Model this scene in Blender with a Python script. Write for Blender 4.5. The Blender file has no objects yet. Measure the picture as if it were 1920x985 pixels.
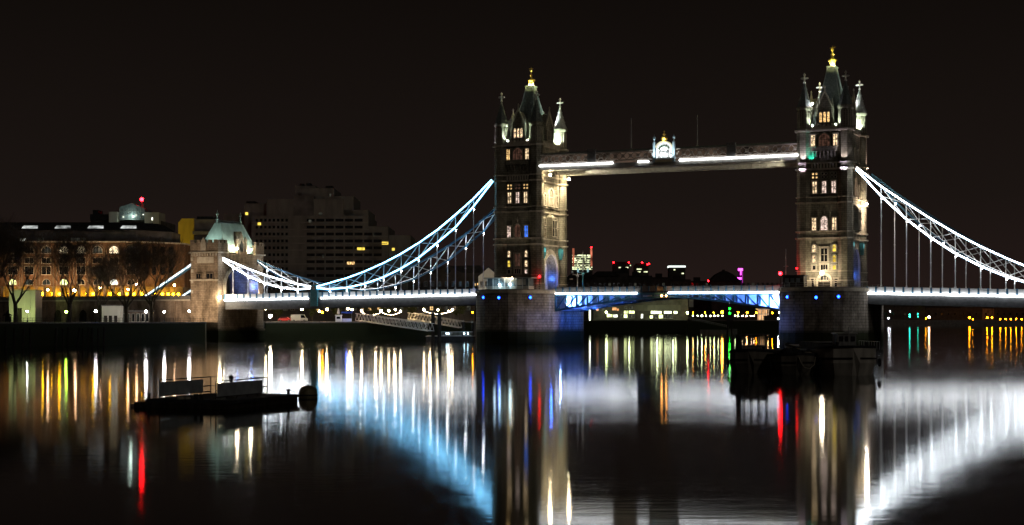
import bpy, bmesh, math, random
from mathutils import Vector
R = math.radians
PI = math.pi
random.seed(7)
scn = bpy.context.scene
COL = scn.collection

# ------------------------------------------------------------------ camera, world, fill light, exposure
CX, CY, CZ, TH, FPX, YH = 128.17, -395.32, 5.0, 0.4168, 2961.2, 598.8
cam_d = bpy.data.cameras.new('camera')
cam_d.sensor_width = 36.0
cam_d.lens = FPX / 1920 * 36.0
cam_d.shift_y = 106.3 / 1920
cam_d.clip_start = 1.0
cam_d.clip_end = 30000
cam = bpy.data.objects.new('camera', cam_d)
cam.location = (CX, CY, CZ)
cam.rotation_euler = (R(90), 0, TH)
COL.objects.link(cam)
scn.camera = cam

w = bpy.data.worlds.new('World')
scn.world = w
w.use_nodes = True
nt = w.node_tree
bg = nt.nodes['Background']
tc = nt.nodes.new('ShaderNodeTexCoord')
sp = nt.nodes.new('ShaderNodeSeparateXYZ')
nt.links.new(tc.outputs['Generated'], sp.inputs[0])
rp = nt.nodes.new('ShaderNodeValToRGB')
rp.color_ramp.elements[0].position = 0.0
rp.color_ramp.elements[0].color = (0.0195, 0.0110, 0.0096, 1)
rp.color_ramp.elements[1].position = 0.22
rp.color_ramp.elements[1].color = (0.0046, 0.0033, 0.0026, 1)
e = rp.color_ramp.elements.new(0.075)
e.color = (0.0112, 0.0076, 0.0062, 1)
nt.links.new(sp.outputs[2], rp.inputs[0])
nt.links.new(rp.outputs[0], bg.inputs[0])
bg.inputs[1].default_value = 0.92

city_fill_d = bpy.data.lights.new('moon', 'SUN')  # unseen sun lamp added as a dim fill for scattered city light
city_fill_d.energy = 0.12
city_fill_d.angle = R(2)
city_fill_d.color = (1.0, 0.90, 0.80)
moon = bpy.data.objects.new('moon', city_fill_d)
moon.rotation_euler = (R(60), 0, R(48))
COL.objects.link(moon)

scn.view_settings.view_transform = 'Standard'
scn.view_settings.look = 'None'
scn.view_settings.exposure = 0.0
scn.view_settings.gamma = 1.0
scn.view_settings.use_curve_mapping = False
scn.render.engine = 'CYCLES'
scn.cycles.use_denoising = True
scn.cycles.use_light_tree = True
scn.cycles.sample_clamp_indirect = 8.0
scn.cycles.sample_clamp_direct = 0.0
scn.cycles.max_bounces = 6
scn.cycles.diffuse_bounces = 2
scn.cycles.glossy_bounces = 3
scn.cycles.caustics_reflective = False
scn.cycles.caustics_refractive = False

WATER = -1.5

def W(px, py, Z):
    """world point for a photo pixel at a distance Z along the view"""
    x = (px - 960) / FPX * Z
    return Vector((CX + x * math.cos(TH) - Z * math.sin(TH), CY + x * math.sin(TH) + Z * math.cos(TH), CZ + (YH - py) / FPX * Z))

def atY(px, py, Y):
    d = (px - 960) / FPX
    t = (Y - CY) / (math.cos(TH) + math.sin(TH) * d)
    return Vector((CX + t * (math.cos(TH) * d - math.sin(TH)), Y, CZ + t * (YH - py) / FPX))

# ------------------------------------------------------------------ materials
MATS = {}
def newmat(name):
    m = bpy.data.materials.new(name)
    m.use_nodes = True
    n = m.node_tree
    n.nodes.clear()
    o = n.nodes.new('ShaderNodeOutputMaterial')
    MATS[name] = m
    return m, n, o

def N(n, t, **k):
    nd = n.nodes.new(t)
    for a, v in k.items():
        if a.startswith('i_'):
            nd.inputs[a[2:].replace('_', ' ')].default_value = v
        else:
            setattr(nd, a, v)
    return nd

def plain(name, col, rough=0.7, metal=0.0, var=0.35, scale=1.2, coat=0.0, streak=False):
    m, n, o = newmat(name)
    b = N(n, 'ShaderNodeBsdfPrincipled')
    b.inputs['Roughness'].default_value = rough
    b.inputs['Metallic'].default_value = metal
    if rough > 0.65: b.inputs['Specular IOR Level'].default_value = 0.03
    t = N(n, 'ShaderNodeTexCoord')
    mp = N(n, 'ShaderNodeMapping')
    mp.inputs['Scale'].default_value = (1, 1, 0.25) if streak else (1, 1, 1)
    n.links.new(t.outputs['Object'], mp.inputs[0])
    ns = N(n, 'ShaderNodeTexNoise')
    ns.inputs['Scale'].default_value = scale
    ns.inputs['Detail'].default_value = 6
    n.links.new(mp.outputs[0], ns.inputs['Vector'])
    r = N(n, 'ShaderNodeValToRGB')
    r.color_ramp.elements[0].position = 0.3
    r.color_ramp.elements[1].position = 0.72
    r.color_ramp.elements[0].color = tuple(c * (1 - var) for c in col) + (1,)
    r.color_ramp.elements[1].color = tuple(min(1, c * (1 + var * 0.7)) for c in col) + (1,)
    n.links.new(ns.outputs[0], r.inputs[0])
    n.links.new(r.outputs[0], b.inputs['Base Color'])
    n.links.new(b.outputs[0], o.inputs[0])
    return m

def masonry(name, c1, c2, mortar, bw=1.3, bh=0.55, ms=0.03, tide=None, rough=0.85, bump=0.5):
    """coursed blocks; courses follow object height, so it wraps walls on either axis"""
    m, n, o = newmat(name)
    b = N(n, 'ShaderNodeBsdfPrincipled')
    b.inputs['Roughness'].default_value = rough
    b.inputs['Specular IOR Level'].default_value = 0.1
    t = N(n, 'ShaderNodeTexCoord')
    s = N(n, 'ShaderNodeSeparateXYZ')
    n.links.new(t.outputs['Object'], s.inputs[0])
    ad = N(n, 'ShaderNodeMath', operation='ADD')
    n.links.new(s.outputs[0], ad.inputs[0]); n.links.new(s.outputs[1], ad.inputs[1])
    cb = N(n, 'ShaderNodeCombineXYZ')
    n.links.new(ad.outputs[0], cb.inputs[0]); n.links.new(s.outputs[2], cb.inputs[1])
    br = N(n, 'ShaderNodeTexBrick')
    br.inputs['Scale'].default_value = 1.0
    br.inputs['Brick Width'].default_value = bw
    br.inputs['Row Height'].default_value = bh
    br.inputs['Mortar Size'].default_value = ms
    br.inputs['Color1'].default_value = c1 + (1,)
    br.inputs['Color2'].default_value = c2 + (1,)
    br.inputs['Mortar'].default_value = mortar + (1,)
    n.links.new(cb.outputs[0], br.inputs['Vector'])
    ns = N(n, 'ShaderNodeTexNoise')
    ns.inputs['Scale'].default_value = 0.35
    ns.inputs['Detail'].default_value = 8
    ns.inputs['Roughness'].default_value = 0.65
    mp = N(n, 'ShaderNodeMapping')
    mp.inputs['Scale'].default_value = (1, 1, 0.4)
    n.links.new(t.outputs['Object'], mp.inputs[0])
    n.links.new(mp.outputs[0], ns.inputs['Vector'])
    r = N(n, 'ShaderNodeValToRGB')
    r.color_ramp.elements[0].position = 0.34; r.color_ramp.elements[0].color = (0.30, 0.285, 0.26, 1)
    r.color_ramp.elements[1].position = 0.65; r.color_ramp.elements[1].color = (1, 1, 1, 1)
    n.links.new(ns.outputs[0], r.inputs[0])
    mx = N(n, 'ShaderNodeMix', data_type='RGBA', blend_type='MULTIPLY')
    mx.inputs[0].default_value = 1.0
    n.links.new(br.outputs['Color'], mx.inputs[6]); n.links.new(r.outputs[0], mx.inputs[7])
    out = mx.outputs[2]
    if tide is not None:       # weed and mud left by the tide on the lowest courses
        g = N(n, 'ShaderNodeNewGeometry')
        s2 = N(n, 'ShaderNodeSeparateXYZ'); n.links.new(g.outputs['Position'], s2.inputs[0])
        n2 = N(n, 'ShaderNodeTexNoise'); n2.inputs['Scale'].default_value = 0.6; n2.inputs['Detail'].default_value = 5
        a2 = N(n, 'ShaderNodeMath', operation='MULTIPLY_ADD'); a2.inputs[1].default_value = 1.6
        n.links.new(n2.outputs[0], a2.inputs[0]); n.links.new(s2.outputs[2], a2.inputs[2])
        mr = N(n, 'ShaderNodeMapRange'); mr.inputs[1].default_value = tide; mr.inputs[2].default_value = tide + 1.2
        n.links.new(a2.outputs[0], mr.inputs[0])
        m2 = N(n, 'ShaderNodeMix', data_type='RGBA')
        m2.inputs[6].default_value = (0.022, 0.026, 0.012, 1)
        n.links.new(mr.outputs[0], m2.inputs[0]); n.links.new(out, m2.inputs[7])
        out = m2.outputs[2]
    n.links.new(out, b.inputs['Base Color'])
    bp = N(n, 'ShaderNodeBump'); bp.inputs['Strength'].default_value = bump; bp.inputs['Distance'].default_value = 0.06
    iv = N(n, 'ShaderNodeMath', operation='SUBTRACT'); iv.inputs[0].default_value = 1.0
    n.links.new(br.outputs['Fac'], iv.inputs[1])
    n.links.new(iv.outputs[0], bp.inputs['Height'])
    n.links.new(bp.outputs[0], b.inputs['Normal'])
    n.links.new(b.outputs[0], o.inputs[0])
    return m

def emit(name, col, strength, var=0.0, scale=0.8):
    m, n, o = newmat(name)
    e = N(n, 'ShaderNodeEmission')
    e.inputs[0].default_value = tuple(col) + (1,)
    e.inputs[1].default_value = strength
    if var:
        t = N(n, 'ShaderNodeTexCoord')
        ns = N(n, 'ShaderNodeTexNoise'); ns.inputs['Scale'].default_value = scale; ns.inputs['Detail'].default_value = 4
        n.links.new(t.outputs['Object'], ns.inputs['Vector'])
        mr = N(n, 'ShaderNodeMapRange')
        mr.inputs[1].default_value = 0.32; mr.inputs[2].default_value = 0.68
        mr.inputs[3].default_value = strength * (1 - var); mr.inputs[4].default_value = strength * (1 + var)
        n.links.new(ns.outputs[0], mr.inputs[0]); n.links.new(mr.outputs[0], e.inputs[1])
    n.links.new(e.outputs[0], o.inputs[0])
    return m

STONE = masonry('portland_stone', (0.35, 0.325, 0.25), (0.27, 0.25, 0.195), (0.13, 0.12, 0.095), 1.2, 0.52, 0.035)
TRIM = plain('dressed_stone', (0.42, 0.375, 0.30), 0.8, var=0.3, scale=0.8)
PIER = masonry('granite_pier', (0.40, 0.355, 0.30), (0.30, 0.265, 0.225), (0.09, 0.08, 0.07), 1.7, 0.72, 0.045, tide=2.3)
ABUT = masonry('abutment_stone', (0.36, 0.285, 0.205), (0.27, 0.21, 0.152), (0.15, 0.11, 0.08), 1.2, 0.52, 0.035, tide=2.2)
SLATE = plain('slate', (0.13, 0.155, 0.145), 0.55, var=0.4, scale=2.5)
COPPER = plain('green_copper_roof', (0.25, 0.33, 0.29), 0.6, var=0.25, scale=0.7, streak=True)
LITSPIRE = plain('spire_floodlit_tone', (0.52, 0.53, 0.50), 0.7, var=.3, scale=1.5)
LEAD = plain('grey_lead', (0.30, 0.32, 0.31), 0.5, var=0.25, scale=1.0)
CROSSW = plain('pale_stone_cross', (0.62, 0.60, 0.55), 0.7, var=.1)
GOLD = plain('gilding', (0.85, 0.58, 0.14), 0.28, metal=0.85, var=0.1)
BLUEPAINT = plain('blue_steel_paint', (0.05, 0.16, 0.27), 0.45, var=0.2)
TRIMSTEEL = plain('pale_grey_girder_paint', (0.42, 0.41, 0.37), 0.55, var=0.2)
DARKGIRDER = plain('dark_girder_paint', (0.06, 0.065, 0.07), 0.6, var=.3)
TEALPAINT = plain('teal_steel_paint', (0.06, 0.28, 0.33), 0.45, var=0.2)
WHITEPAINT = plain('white_steel_paint', (0.74, 0.75, 0.75), 0.5, var=0.12)
GREYSTEEL = plain('grey_steel', (0.22, 0.22, 0.21), 0.5, var=0.3)
DARKSTEEL = plain('dark_steel', (0.035, 0.035, 0.037), 0.75, var=0.4)
BROWNSTEEL = plain('russet_steel_paint', (0.52, 0.46, 0.40), 0.6, var=0.35)
GLASS = plain('dark_glass', (0.012, 0.013, 0.015), 0.12, var=0.2)
PALEGLASS = plain('pale_cabin_glass', (0.16, 0.19, 0.20), 0.15, var=0.3)
BRICK = masonry('brown_brick', (0.27, 0.145, 0.075), (0.20, 0.105, 0.055), (0.22, 0.18, 0.14), 0.5, 0.18, 0.012, bump=0.2)
STOCK = masonry('stock_brick', (0.34, 0.26, 0.20), (0.26, 0.20, 0.15), (0.22, 0.19, 0.16), 0.6, 0.22, 0.014, bump=0.2)
CONC2 = plain('paler_concrete_band', (0.195, 0.183, 0.165), 0.85, var=.3, scale=.3)
CONC = plain('grey_concrete', (0.165, 0.155, 0.14), 0.85, var=0.25, scale=0.4, streak=True)
PALECONC = plain('pale_render', (0.52, 0.49, 0.42), 0.8, var=0.18, scale=0.5, streak=True)
YELLOWWALL = plain('yellow_render', (0.62, 0.44, 0.05), 0.8, var=0.18, scale=0.5, streak=True)
DARKROOF = plain('dark_roofing', (0.03, 0.03, 0.031), 0.8, var=0.4)
DARKWALL = plain('dark_wall', (0.055, 0.05, 0.047), 0.85, var=0.4, scale=0.3)
DARKGREYWALL = plain('soot_grey_wall', (0.12, 0.11, 0.105), 0.85, var=0.4, scale=0.3)
QUAY = masonry('quay_wall', (0.085, 0.075, 0.058), (0.06, 0.053, 0.042), (0.035, 0.03, 0.026), 1.8, 0.7, 0.04, tide=4.2)
PAVING = plain('paving', (0.22, 0.20, 0.18), 0.85, var=0.3, scale=0.5)
ASPHALT = plain('asphalt', (0.05, 0.05, 0.05), 0.9, var=0.3)
TIMBER = plain('tarred_timber', (0.035, 0.03, 0.025), 0.85, var=0.5, scale=1.5, streak=True)
BARK = plain('plane_bark', (0.085, 0.07, 0.05), 0.9, var=0.4, scale=3)
TWIG = plain('bare_twigs', (0.12, 0.092, 0.062), 0.9, var=0.4, scale=2)
BUSH = plain('evergreen_leaf', (0.06, 0.07, 0.025), 0.7, var=0.5, scale=2)
HULL = plain('tarred_hull', (0.17, 0.155, 0.13), 0.7, var=0.5, scale=0.8, streak=True)
HULL2 = plain('grey_hull_paint', (0.48, 0.46, 0.40), 0.7, var=0.45, scale=0.7, streak=True)
ROPE = plain('hemp_rope', (0.30, 0.27, 0.21), 0.9, var=0.3, scale=6)
TARP = plain('dark_tarpaulin', (0.03, 0.03, 0.034), 0.75, var=0.5, scale=1.2)
BOARD = plain('grey_sign_board', (0.34, 0.37, 0.38), 0.7, var=0.3, scale=1.0)
BUOYM = plain('weathered_buoy_paint', (0.13, 0.11, 0.05), 0.6, var=0.5, scale=1.6)
REDPAINT = plain('red_car_paint', (0.45, 0.03, 0.025), 0.3, var=0.1)
VANPAINT = plain('cream_van_paint', (0.55, 0.50, 0.42), 0.35, var=0.1)
RUBBER = plain('tyre_rubber', (0.02, 0.02, 0.02), 0.9, var=0.2)
CANVAS = plain('cream_canvas', (0.66, 0.62, 0.54), 0.9, var=0.15)

LED = emit('white_led_strip', (0.93, 0.97, 1.0), 21, 0.4, 0.35)
BRACEFILL = emit('bracing_fill_glow', (0.95, 0.97, 1.0), 4.5)
LEDDECK = emit('white_deck_led', (0.97, 0.98, 1.0), 12, 0.25, 0.3)
LEDBLUE = emit('ice_blue_led_strip', (0.20, 0.58, 0.92), 15, 0.4, 0.35)
LEDWALK = emit('walkway_led', (0.96, 0.98, 1.0), 9, 0.3, 0.5)
LEDDIM = emit('land_tie_led', (0.75, 0.93, 1.0), 2.2, 0.6, 0.5)
NODE = emit('node_lamp', (0.9, 0.95, 1.0), 60)
WARM = emit('lamp_warm_white', (1.0, 0.74, 0.42), 110)
WARMBIG = emit('floodlight_warm', (1.0, 0.80, 0.50), 260)
PINK = emit('lamp_sodium_pink', (1.0, 0.60, 0.34), 90)
ORANGE = emit('lamp_sodium_orange', (1.0, 0.30, 0.004), 110)
YELLOW = emit('lamp_yellow', (1.0, 0.52, 0.006), 75)
WHITE = emit('lamp_cool_white', (0.95, 0.95, 1.0), 130)
GREENL = emit('lamp_green_white', (0.5, 1.0, 0.06), 100)
LIME = emit('lamp_pale_lime', (0.85, 1.0, 0.45), 60)
GREENSIG = emit('signal_green', (0.004, 1.0, 0.012), 40)
TEALSIG = emit('signal_teal', (0.03, 0.9, 0.55), 22)
REDL = emit('beacon_red', (1.0, 0.004, 0.007), 85)
REDS = emit('beacon_red_small', (1.0, 0.006, 0.01), 24)
BLUEL = emit('pier_blue_lamp', (0.008, 0.05, 1.0), 22)
CYANL = emit('cabin_cyan_lamp', (0.55, 0.85, 1.0), 45)
MAGENTA = emit('magenta_neon', (1.0, 0.06, 0.85), 6)
LITWARM = emit('pane_glow_warm', (1.0, 0.72, 0.42), 1.0, 0.97, 2.6)
LITGOLD = emit('lit_window_gold', (1.0, 0.62, 0.24), 1.0, 0.95, 2.4)
LITPINK = emit('pane_glow_pinkish', (1.0, 0.74, 0.62), 0.8, 0.95, 2.4)
LITRED = emit('lit_window_dim_red', (0.9, 0.42, 0.28), 0.06, 0.8, 1.3)
LITWHITE = emit('lit_window_white', (0.97, 1.0, 0.84), 2.2, 0.8, 0.6)
LITBLUE = emit('lit_window_blue', (0.06, 0.22, 1.0), 1.2, 0.5)
LITDIM = emit('lit_window_dim', (0.9, 0.9, 0.7), 0.045, 0.95, 0.9)
LITYEL = emit('lit_window_yellow', (1.0, 0.72, 0.10), 1.2, 0.6, 0.6)
LITLIME = emit('lit_window_lime', (0.90, 1.0, 0.42), 2.4, 0.85, 0.35)
emit_walk = emit('walkway_interior_glow', (1.0, 0.66, 0.46), 0.05, 0.85, 0.25)
ORANGESIG = emit('signal_orange', (1.0, .40, .10), 70)
emit_teal = emit('teal_lantern_lens', (0.20, 0.75, 0.80), 0.7, 0.4)
SKYL = emit('lit_rooflight', (0.92, 0.97, 0.95), 0.55, 0.9, 0.35)
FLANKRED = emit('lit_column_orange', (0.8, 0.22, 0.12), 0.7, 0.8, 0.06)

LITARCH = emit('lit_arch_window', (1.0, 0.80, 0.50), 2.2, 0.8, 0.7)
FESTB = emit('festoon_bulb', (1.0, 0.82, 0.52), 45)
STALLBLUE = plain('blue_awning_canvas', (0.06, 0.12, 0.5), 0.8, var=.2)
LITORANGE = emit('lit_window_orange', (1.0, 0.42, 0.16), 1.2, 0.6, 0.6)
LITLIME2 = emit('lit_window_bright_lime', (0.92, 1.0, 0.55), 7.0, 0.7, 0.4)
LITCOL = emit('light_column_tube', (0.95, 1.0, 0.70), 8.0)
WHITEDIM = emit('dim_white_light', (1.0, 0.95, 0.85), 14)
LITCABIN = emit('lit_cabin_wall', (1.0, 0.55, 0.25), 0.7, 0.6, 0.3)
LITDIM2 = emit('lit_window_dim_peach', (1.0, 0.72, 0.5), 0.16, 0.7, 0.3)
LITSKY = emit('lit_office_floor', (0.93, 1.0, 0.58), 1.5, 0.75, 0.05)
LITCROWN = emit('lit_crown_band', (0.86, 0.95, 0.88), 1.8)
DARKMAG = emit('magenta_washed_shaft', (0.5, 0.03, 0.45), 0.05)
MAGDIM = emit('magenta_tube_dim', (0.9, 0.08, 0.85), 0.5)
FLOODR = emit('dazzling_warm_lamp', (1.0, 0.84, 0.60), 260)
LANT = emit('teal_post_lantern', (0.45, 0.80, 0.85), 0.6)
WHITEDECK = plain('weathered_white_paint', (0.22, 0.225, 0.22), 0.7, var=.35)
GREYSTONE = plain('weathered_coping', (0.14, 0.13, 0.12), 0.85, var=.35)

# ------------------------------------------------------------------ mesh building
class MB:
    def __init__(s, o=(0, 0, 0)):
        s.v, s.f, s.o = [], [], Vector(o)
    def add(s, vs, fs):
        k = len(s.v)
        s.v += [tuple(p) for p in vs]
        s.f += [tuple(i + k for i in f) for f in fs]
        return s
    def box(s, x0, x1, y0, y1, z0, z1):
        return s.add([(x0, y0, z0), (x1, y0, z0), (x1, y1, z0), (x0, y1, z0), (x0, y0, z1), (x1, y0, z1), (x1, y1, z1), (x0, y1, z1)],
                     [(0, 3, 2, 1), (4, 5, 6, 7), (0, 1, 5, 4), (1, 2, 6, 5), (2, 3, 7, 6), (3, 0, 4, 7)])
    def prism(s, poly, ax, a0, a1):
        n = len(poly)
        def P(u, v, a):
            return (a, u, v) if ax == 'x' else (u, a, v) if ax == 'y' else (u, v, a)
        vs = [P(u, v, a0) for u, v in poly] + [P(u, v, a1) for u, v in poly]
        fs = [tuple(range(n)), tuple(range(2 * n - 1, n - 1, -1))] + [(i, (i + 1) % n, n + (i + 1) % n, n + i) for i in range(n)]
        return s.add(vs, fs)
    def loft(s, rings, cap=True):
        n = len(rings[0]); vs = []; fs = []
        for r in rings: vs += list(r)
        for k in range(len(rings) - 1):
            for i in range(n):
                fs.append((k * n + i, k * n + (i + 1) % n, (k + 1) * n + (i + 1) % n, (k + 1) * n + i))
        if cap:
            fs.append(tuple(range(n))[::-1]); fs.append(tuple((len(rings) - 1) * n + i for i in range(n)))
        return s.add(vs, fs)
    def lathe(s, prof, c=(0, 0), n=8, ph=None):
        ph = PI / n if ph is None else ph
        return s.loft([[(c[0] + r * math.cos(ph + 2 * PI * i / n), c[1] + r * math.sin(ph + 2 * PI * i / n), z) for i in range(n)] for r, z in prof])
    def tube(s, p0, p1, r0, r1=None, n=6):
        r1 = r0 if r1 is None else r1
        p0, p1 = Vector(p0), Vector(p1)
        d = p1 - p0
        if d.length < 1e-6: return s
        d.normalize()
        u = d.cross(Vector((0, 0, 1)) if abs(d.z) < 0.9 else Vector((1, 0, 0))).normalized()
        v = d.cross(u)
        return s.loft([[tuple(p + (u * math.cos(2 * PI * (i + .5) / n) + v * math.sin(2 * PI * (i + .5) / n)) * r) for i in range(n)] for p, r in ((p0, r0), (p1, r1))])
    def path(s, pts, r, n=5):
        for a, b in zip(pts[:-1], pts[1:]): s.tube(a, b, r, r, n)
        return s
    def ball(s, c, r, n=8, m=5, sz=1.0):
        c = Vector(c)
        return s.loft([[(c.x + r * math.sin(PI * (j + .02) / (m - 1 + .04)) * math.cos(2 * PI * i / n), c.y + r * math.sin(PI * (j + .02) / (m - 1 + .04)) * math.sin(2 * PI * i / n),
                         c.z - r * sz * math.cos(PI * (j + .02) / (m - 1 + .04))) for i in range(n)] for j in range(m)])
    def beam(s, p0, p1, w, h):
        """rectangular bar between two points, w across (horizontal), h in height"""
        p0, p1 = Vector(p0), Vector(p1)
        d = (p1 - p0).normalized()
        u = d.cross(Vector((0, 0, 1)))
        u = Vector((1, 0, 0)) if u.length < 1e-4 else u.normalized()
        v = u.cross(d)
        return s.loft([[tuple(p + u * a * w / 2 + v * b * h / 2) for a, b in ((-1, -1), (1, -1), (1, 1), (-1, 1))] for p in (p0, p1)])
    def build(s, name, mat, parent=None, smooth=False):
        me = bpy.data.meshes.new(name)
        o = s.o
        me.from_pydata([(p[0] - o.x, p[1] - o.y, p[2] - o.z) for p in s.v], [], s.f)
        bm = bmesh.new(); bm.from_mesh(me)
        bmesh.ops.recalc_face_normals(bm, faces=bm.faces)
        bm.to_mesh(me); bm.free()
        me.materials.append(mat)
        if smooth:
            for p in me.polygons: p.use_smooth = True
        ob = bpy.data.objects.new(name, me)
        COL.objects.link(ob)
        if parent is not None: ob.parent = parent
        else: ob.location = o
        return ob

def tag(o, label, cat, group=None):
    o['label'] = label; o['category'] = cat
    if group: o['group'] = group
    return o
def thing(name, label, cat, loc=(0, 0, 0), rz=0.0, group=None):
    o = bpy.data.objects.new(name, None)
    COL.objects.link(o)
    o.location = loc; o.rotation_euler = (0, 0, rz)
    return tag(o, label, cat, group)
def struct(o):
    o['kind'] = 'structure'; return o
def dup(root, loc, rz=0.0, label=None, group=None, sc=None):
    r = root.copy(); COL.objects.link(r); r.location = loc; r.rotation_euler = (0, 0, rz)
    if sc: r.scale = (sc, sc, sc)
    if label: r['label'] = label
    if group: r['group'] = group
    for ch in list(root.children):
        c = ch.copy(); COL.objects.link(c); c.parent = r
        for g in list(ch.children):
            d = g.copy(); COL.objects.link(d); d.parent = c
    return r
def lamp(kind, loc, power, col, parent=None, target=None, size=0.15, spot=80, blend=0.6, name='lamp_light'):
    d = bpy.data.lights.new(name, kind)
    d.energy = power; d.color = col
    if kind in ('POINT', 'SPOT'): d.shadow_soft_size = size
    if kind == 'SPOT': d.spot_size = R(spot); d.spot_blend = blend
    if kind == 'AREA': d.shape = 'RECTANGLE'; d.size, d.size_y = size
    o = bpy.data.objects.new(name, d); COL.objects.link(o)
    o.location = loc
    if target is not None:
        o.rotation_euler = (Vector(target) - Vector(loc)).to_track_quat('-Z', 'Y').to_euler()
    if parent is not None: o.parent = parent
    return o

# ------------------------------------------------------------------ water
def water_mat():
    m, n, o = newmat('river_water')
    b = N(n, 'ShaderNodeBsdfAnisotropic', distribution='BECKMANN')
    b.inputs['Color'].default_value = (0.93, 0.95, 0.96, 1)
    df = N(n, 'ShaderNodeBsdfDiffuse'); df.inputs[0].default_value = (0.006, 0.005, 0.0035, 1)
    fr = N(n, 'ShaderNodeFresnel'); fr.inputs[0].default_value = 1.40
    ms = N(n, 'ShaderNodeMixShader')
    g = N(n, 'ShaderNodeNewGeometry')
    mp = N(n, 'ShaderNodeMapping'); mp.inputs['Rotation'].default_value = (0, 0, -TH - 0.02)
    n.links.new(g.outputs['Position'], mp.inputs[0])
    # wind-ruffled belt of the river: smoother towards the bridge, ruffled mid-stream
    s = N(n, 'ShaderNodeSeparateXYZ'); n.links.new(mp.outputs[0], s.inputs[0])
    nz = N(n, 'ShaderNodeTexNoise'); nz.inputs['Scale'].default_value = 1.0; nz.inputs['Detail'].default_value = 4
    mq = N(n, 'ShaderNodeMapping'); mq.inputs['Scale'].default_value = (0.006, 0.03, 1)
    n.links.new(mp.outputs[0], mq.inputs[0]); n.links.new(mq.outputs[0], nz.inputs['Vector'])
    ma = N(n, 'ShaderNodeMath', operation='MULTIPLY_ADD'); ma.inputs[1].default_value = 60.0
    n.links.new(nz.outputs[0], ma.inputs[0]); n.links.new(s.outputs[1], ma.inputs[2])
    r = N(n, 'ShaderNodeMapRange')
    depth0 = -CX * math.sin(TH) + CY * math.cos(TH)
    r.inputs[1].default_value = depth0 + 205 + 30; r.inputs[2].default_value = depth0 + 235 + 30
    r.inputs[3].default_value = 0.079; r.inputs[4].default_value = 0.080
    n.links.new(ma.outputs[0], r.inputs[0])
    rn = N(n, 'ShaderNodeMapRange')      # calmer close to this bank
    rn.inputs[1].default_value = depth0 + 55; rn.inputs[2].default_value = depth0 + 105
    rn.inputs[3].default_value = 0.76; rn.inputs[4].default_value = 1.0
    n.links.new(s.outputs[1], rn.inputs[0])
    rm = N(n, 'ShaderNodeMath', operation='MULTIPLY'); n.links.new(r.outputs[0], rm.inputs[0]); n.links.new(rn.outputs[0], rm.inputs[1])
    n.links.new(rm.outputs[0], b.inputs['Roughness'])
    g2 = N(n, 'ShaderNodeBsdfAnisotropic', distribution='GGX'); g2.inputs['Color'].default_value = (0.93, 0.95, 0.96, 1)
    r2 = N(n, 'ShaderNodeMath', operation='MULTIPLY'); r2.inputs[1].default_value = 1.35; n.links.new(rm.outputs[0], r2.inputs[0]); n.links.new(r2.outputs[0], g2.inputs['Roughness'])
    gm = N(n, 'ShaderNodeMixShader'); gm.inputs[0].default_value = 0.13; n.links.new(b.outputs[0], gm.inputs[1]); n.links.new(g2.outputs[0], gm.inputs[2])
    w1 = N(n, 'ShaderNodeTexNoise'); w1.inputs['Scale'].default_value = 1.0; w1.inputs['Detail'].default_value = 3
    m1 = N(n, 'ShaderNodeMapping'); m1.inputs['Scale'].default_value = (0.35, 1.1, 1); m1.inputs['Rotation'].default_value = (0, 0, 0.12)
    n.links.new(mp.outputs[0], m1.inputs[0]); n.links.new(m1.outputs[0], w1.inputs['Vector'])
    w2 = N(n, 'ShaderNodeTexNoise'); w2.inputs['Scale'].default_value = 1.0; w2.inputs['Detail'].default_value = 3
    m2 = N(n, 'ShaderNodeMapping'); m2.inputs['Scale'].default_value = (1.3, 5.0, 1); m2.inputs['Rotation'].default_value = (0, 0, -0.15)
    n.links.new(mp.outputs[0], m2.inputs[0]); n.links.new(m2.outputs[0], w2.inputs['Vector'])
    bp = N(n, 'ShaderNodeBump'); bp.inputs['Strength'].default_value = 1.0; bp.inputs['Distance'].default_value = 0.0025
    n.links.new(w1.outputs[0], bp.inputs['Height'])
    b2 = N(n, 'ShaderNodeBump'); b2.inputs['Strength'].default_value = 1.0; b2.inputs['Distance'].default_value = 0.0012
    pn = N(n, 'ShaderNodeTexNoise'); pn.inputs['Scale'].default_value = 1.0; pn.inputs['Detail'].default_value = 3
    m3 = N(n, 'ShaderNodeMapping'); m3.inputs['Scale'].default_value = (0.03, 0.11, 1); m3.inputs['Rotation'].default_value = (0, 0, 0.1)
    n.links.new(mp.outputs[0], m3.inputs[0]); n.links.new(m3.outputs[0], pn.inputs['Vector'])
    pr = N(n, 'ShaderNodeMapRange'); pr.inputs[1].default_value = 0.42; pr.inputs[2].default_value = 0.66; pr.inputs[3].default_value = 0.0004; pr.inputs[4].default_value = 0.0022
    n.links.new(pn.outputs[0], pr.inputs[0]); n.links.new(pr.outputs[0], b2.inputs['Distance'])
    n.links.new(w2.outputs[0], b2.inputs['Height']); n.links.new(bp.outputs[0], b2.inputs['Normal'])
    n.links.new(b2.outputs[0], b.inputs['Normal'])
    n.links.new(fr.outputs[0], ms.inputs[0]); n.links.new(df.outputs[0], ms.inputs[1]); n.links.new(gm.outputs[0], ms.inputs[2]); n.links.new(b2.outputs[0], g2.inputs['Normal'])
    n.links.new(ms.outputs[0], o.inputs[0])
    return m
wb = MB((0, 0, WATER))
wb.box(-9000, 9000, -900, 15000, WATER - 4, WATER)
struct(wb.build('water', water_mat()))

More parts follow.
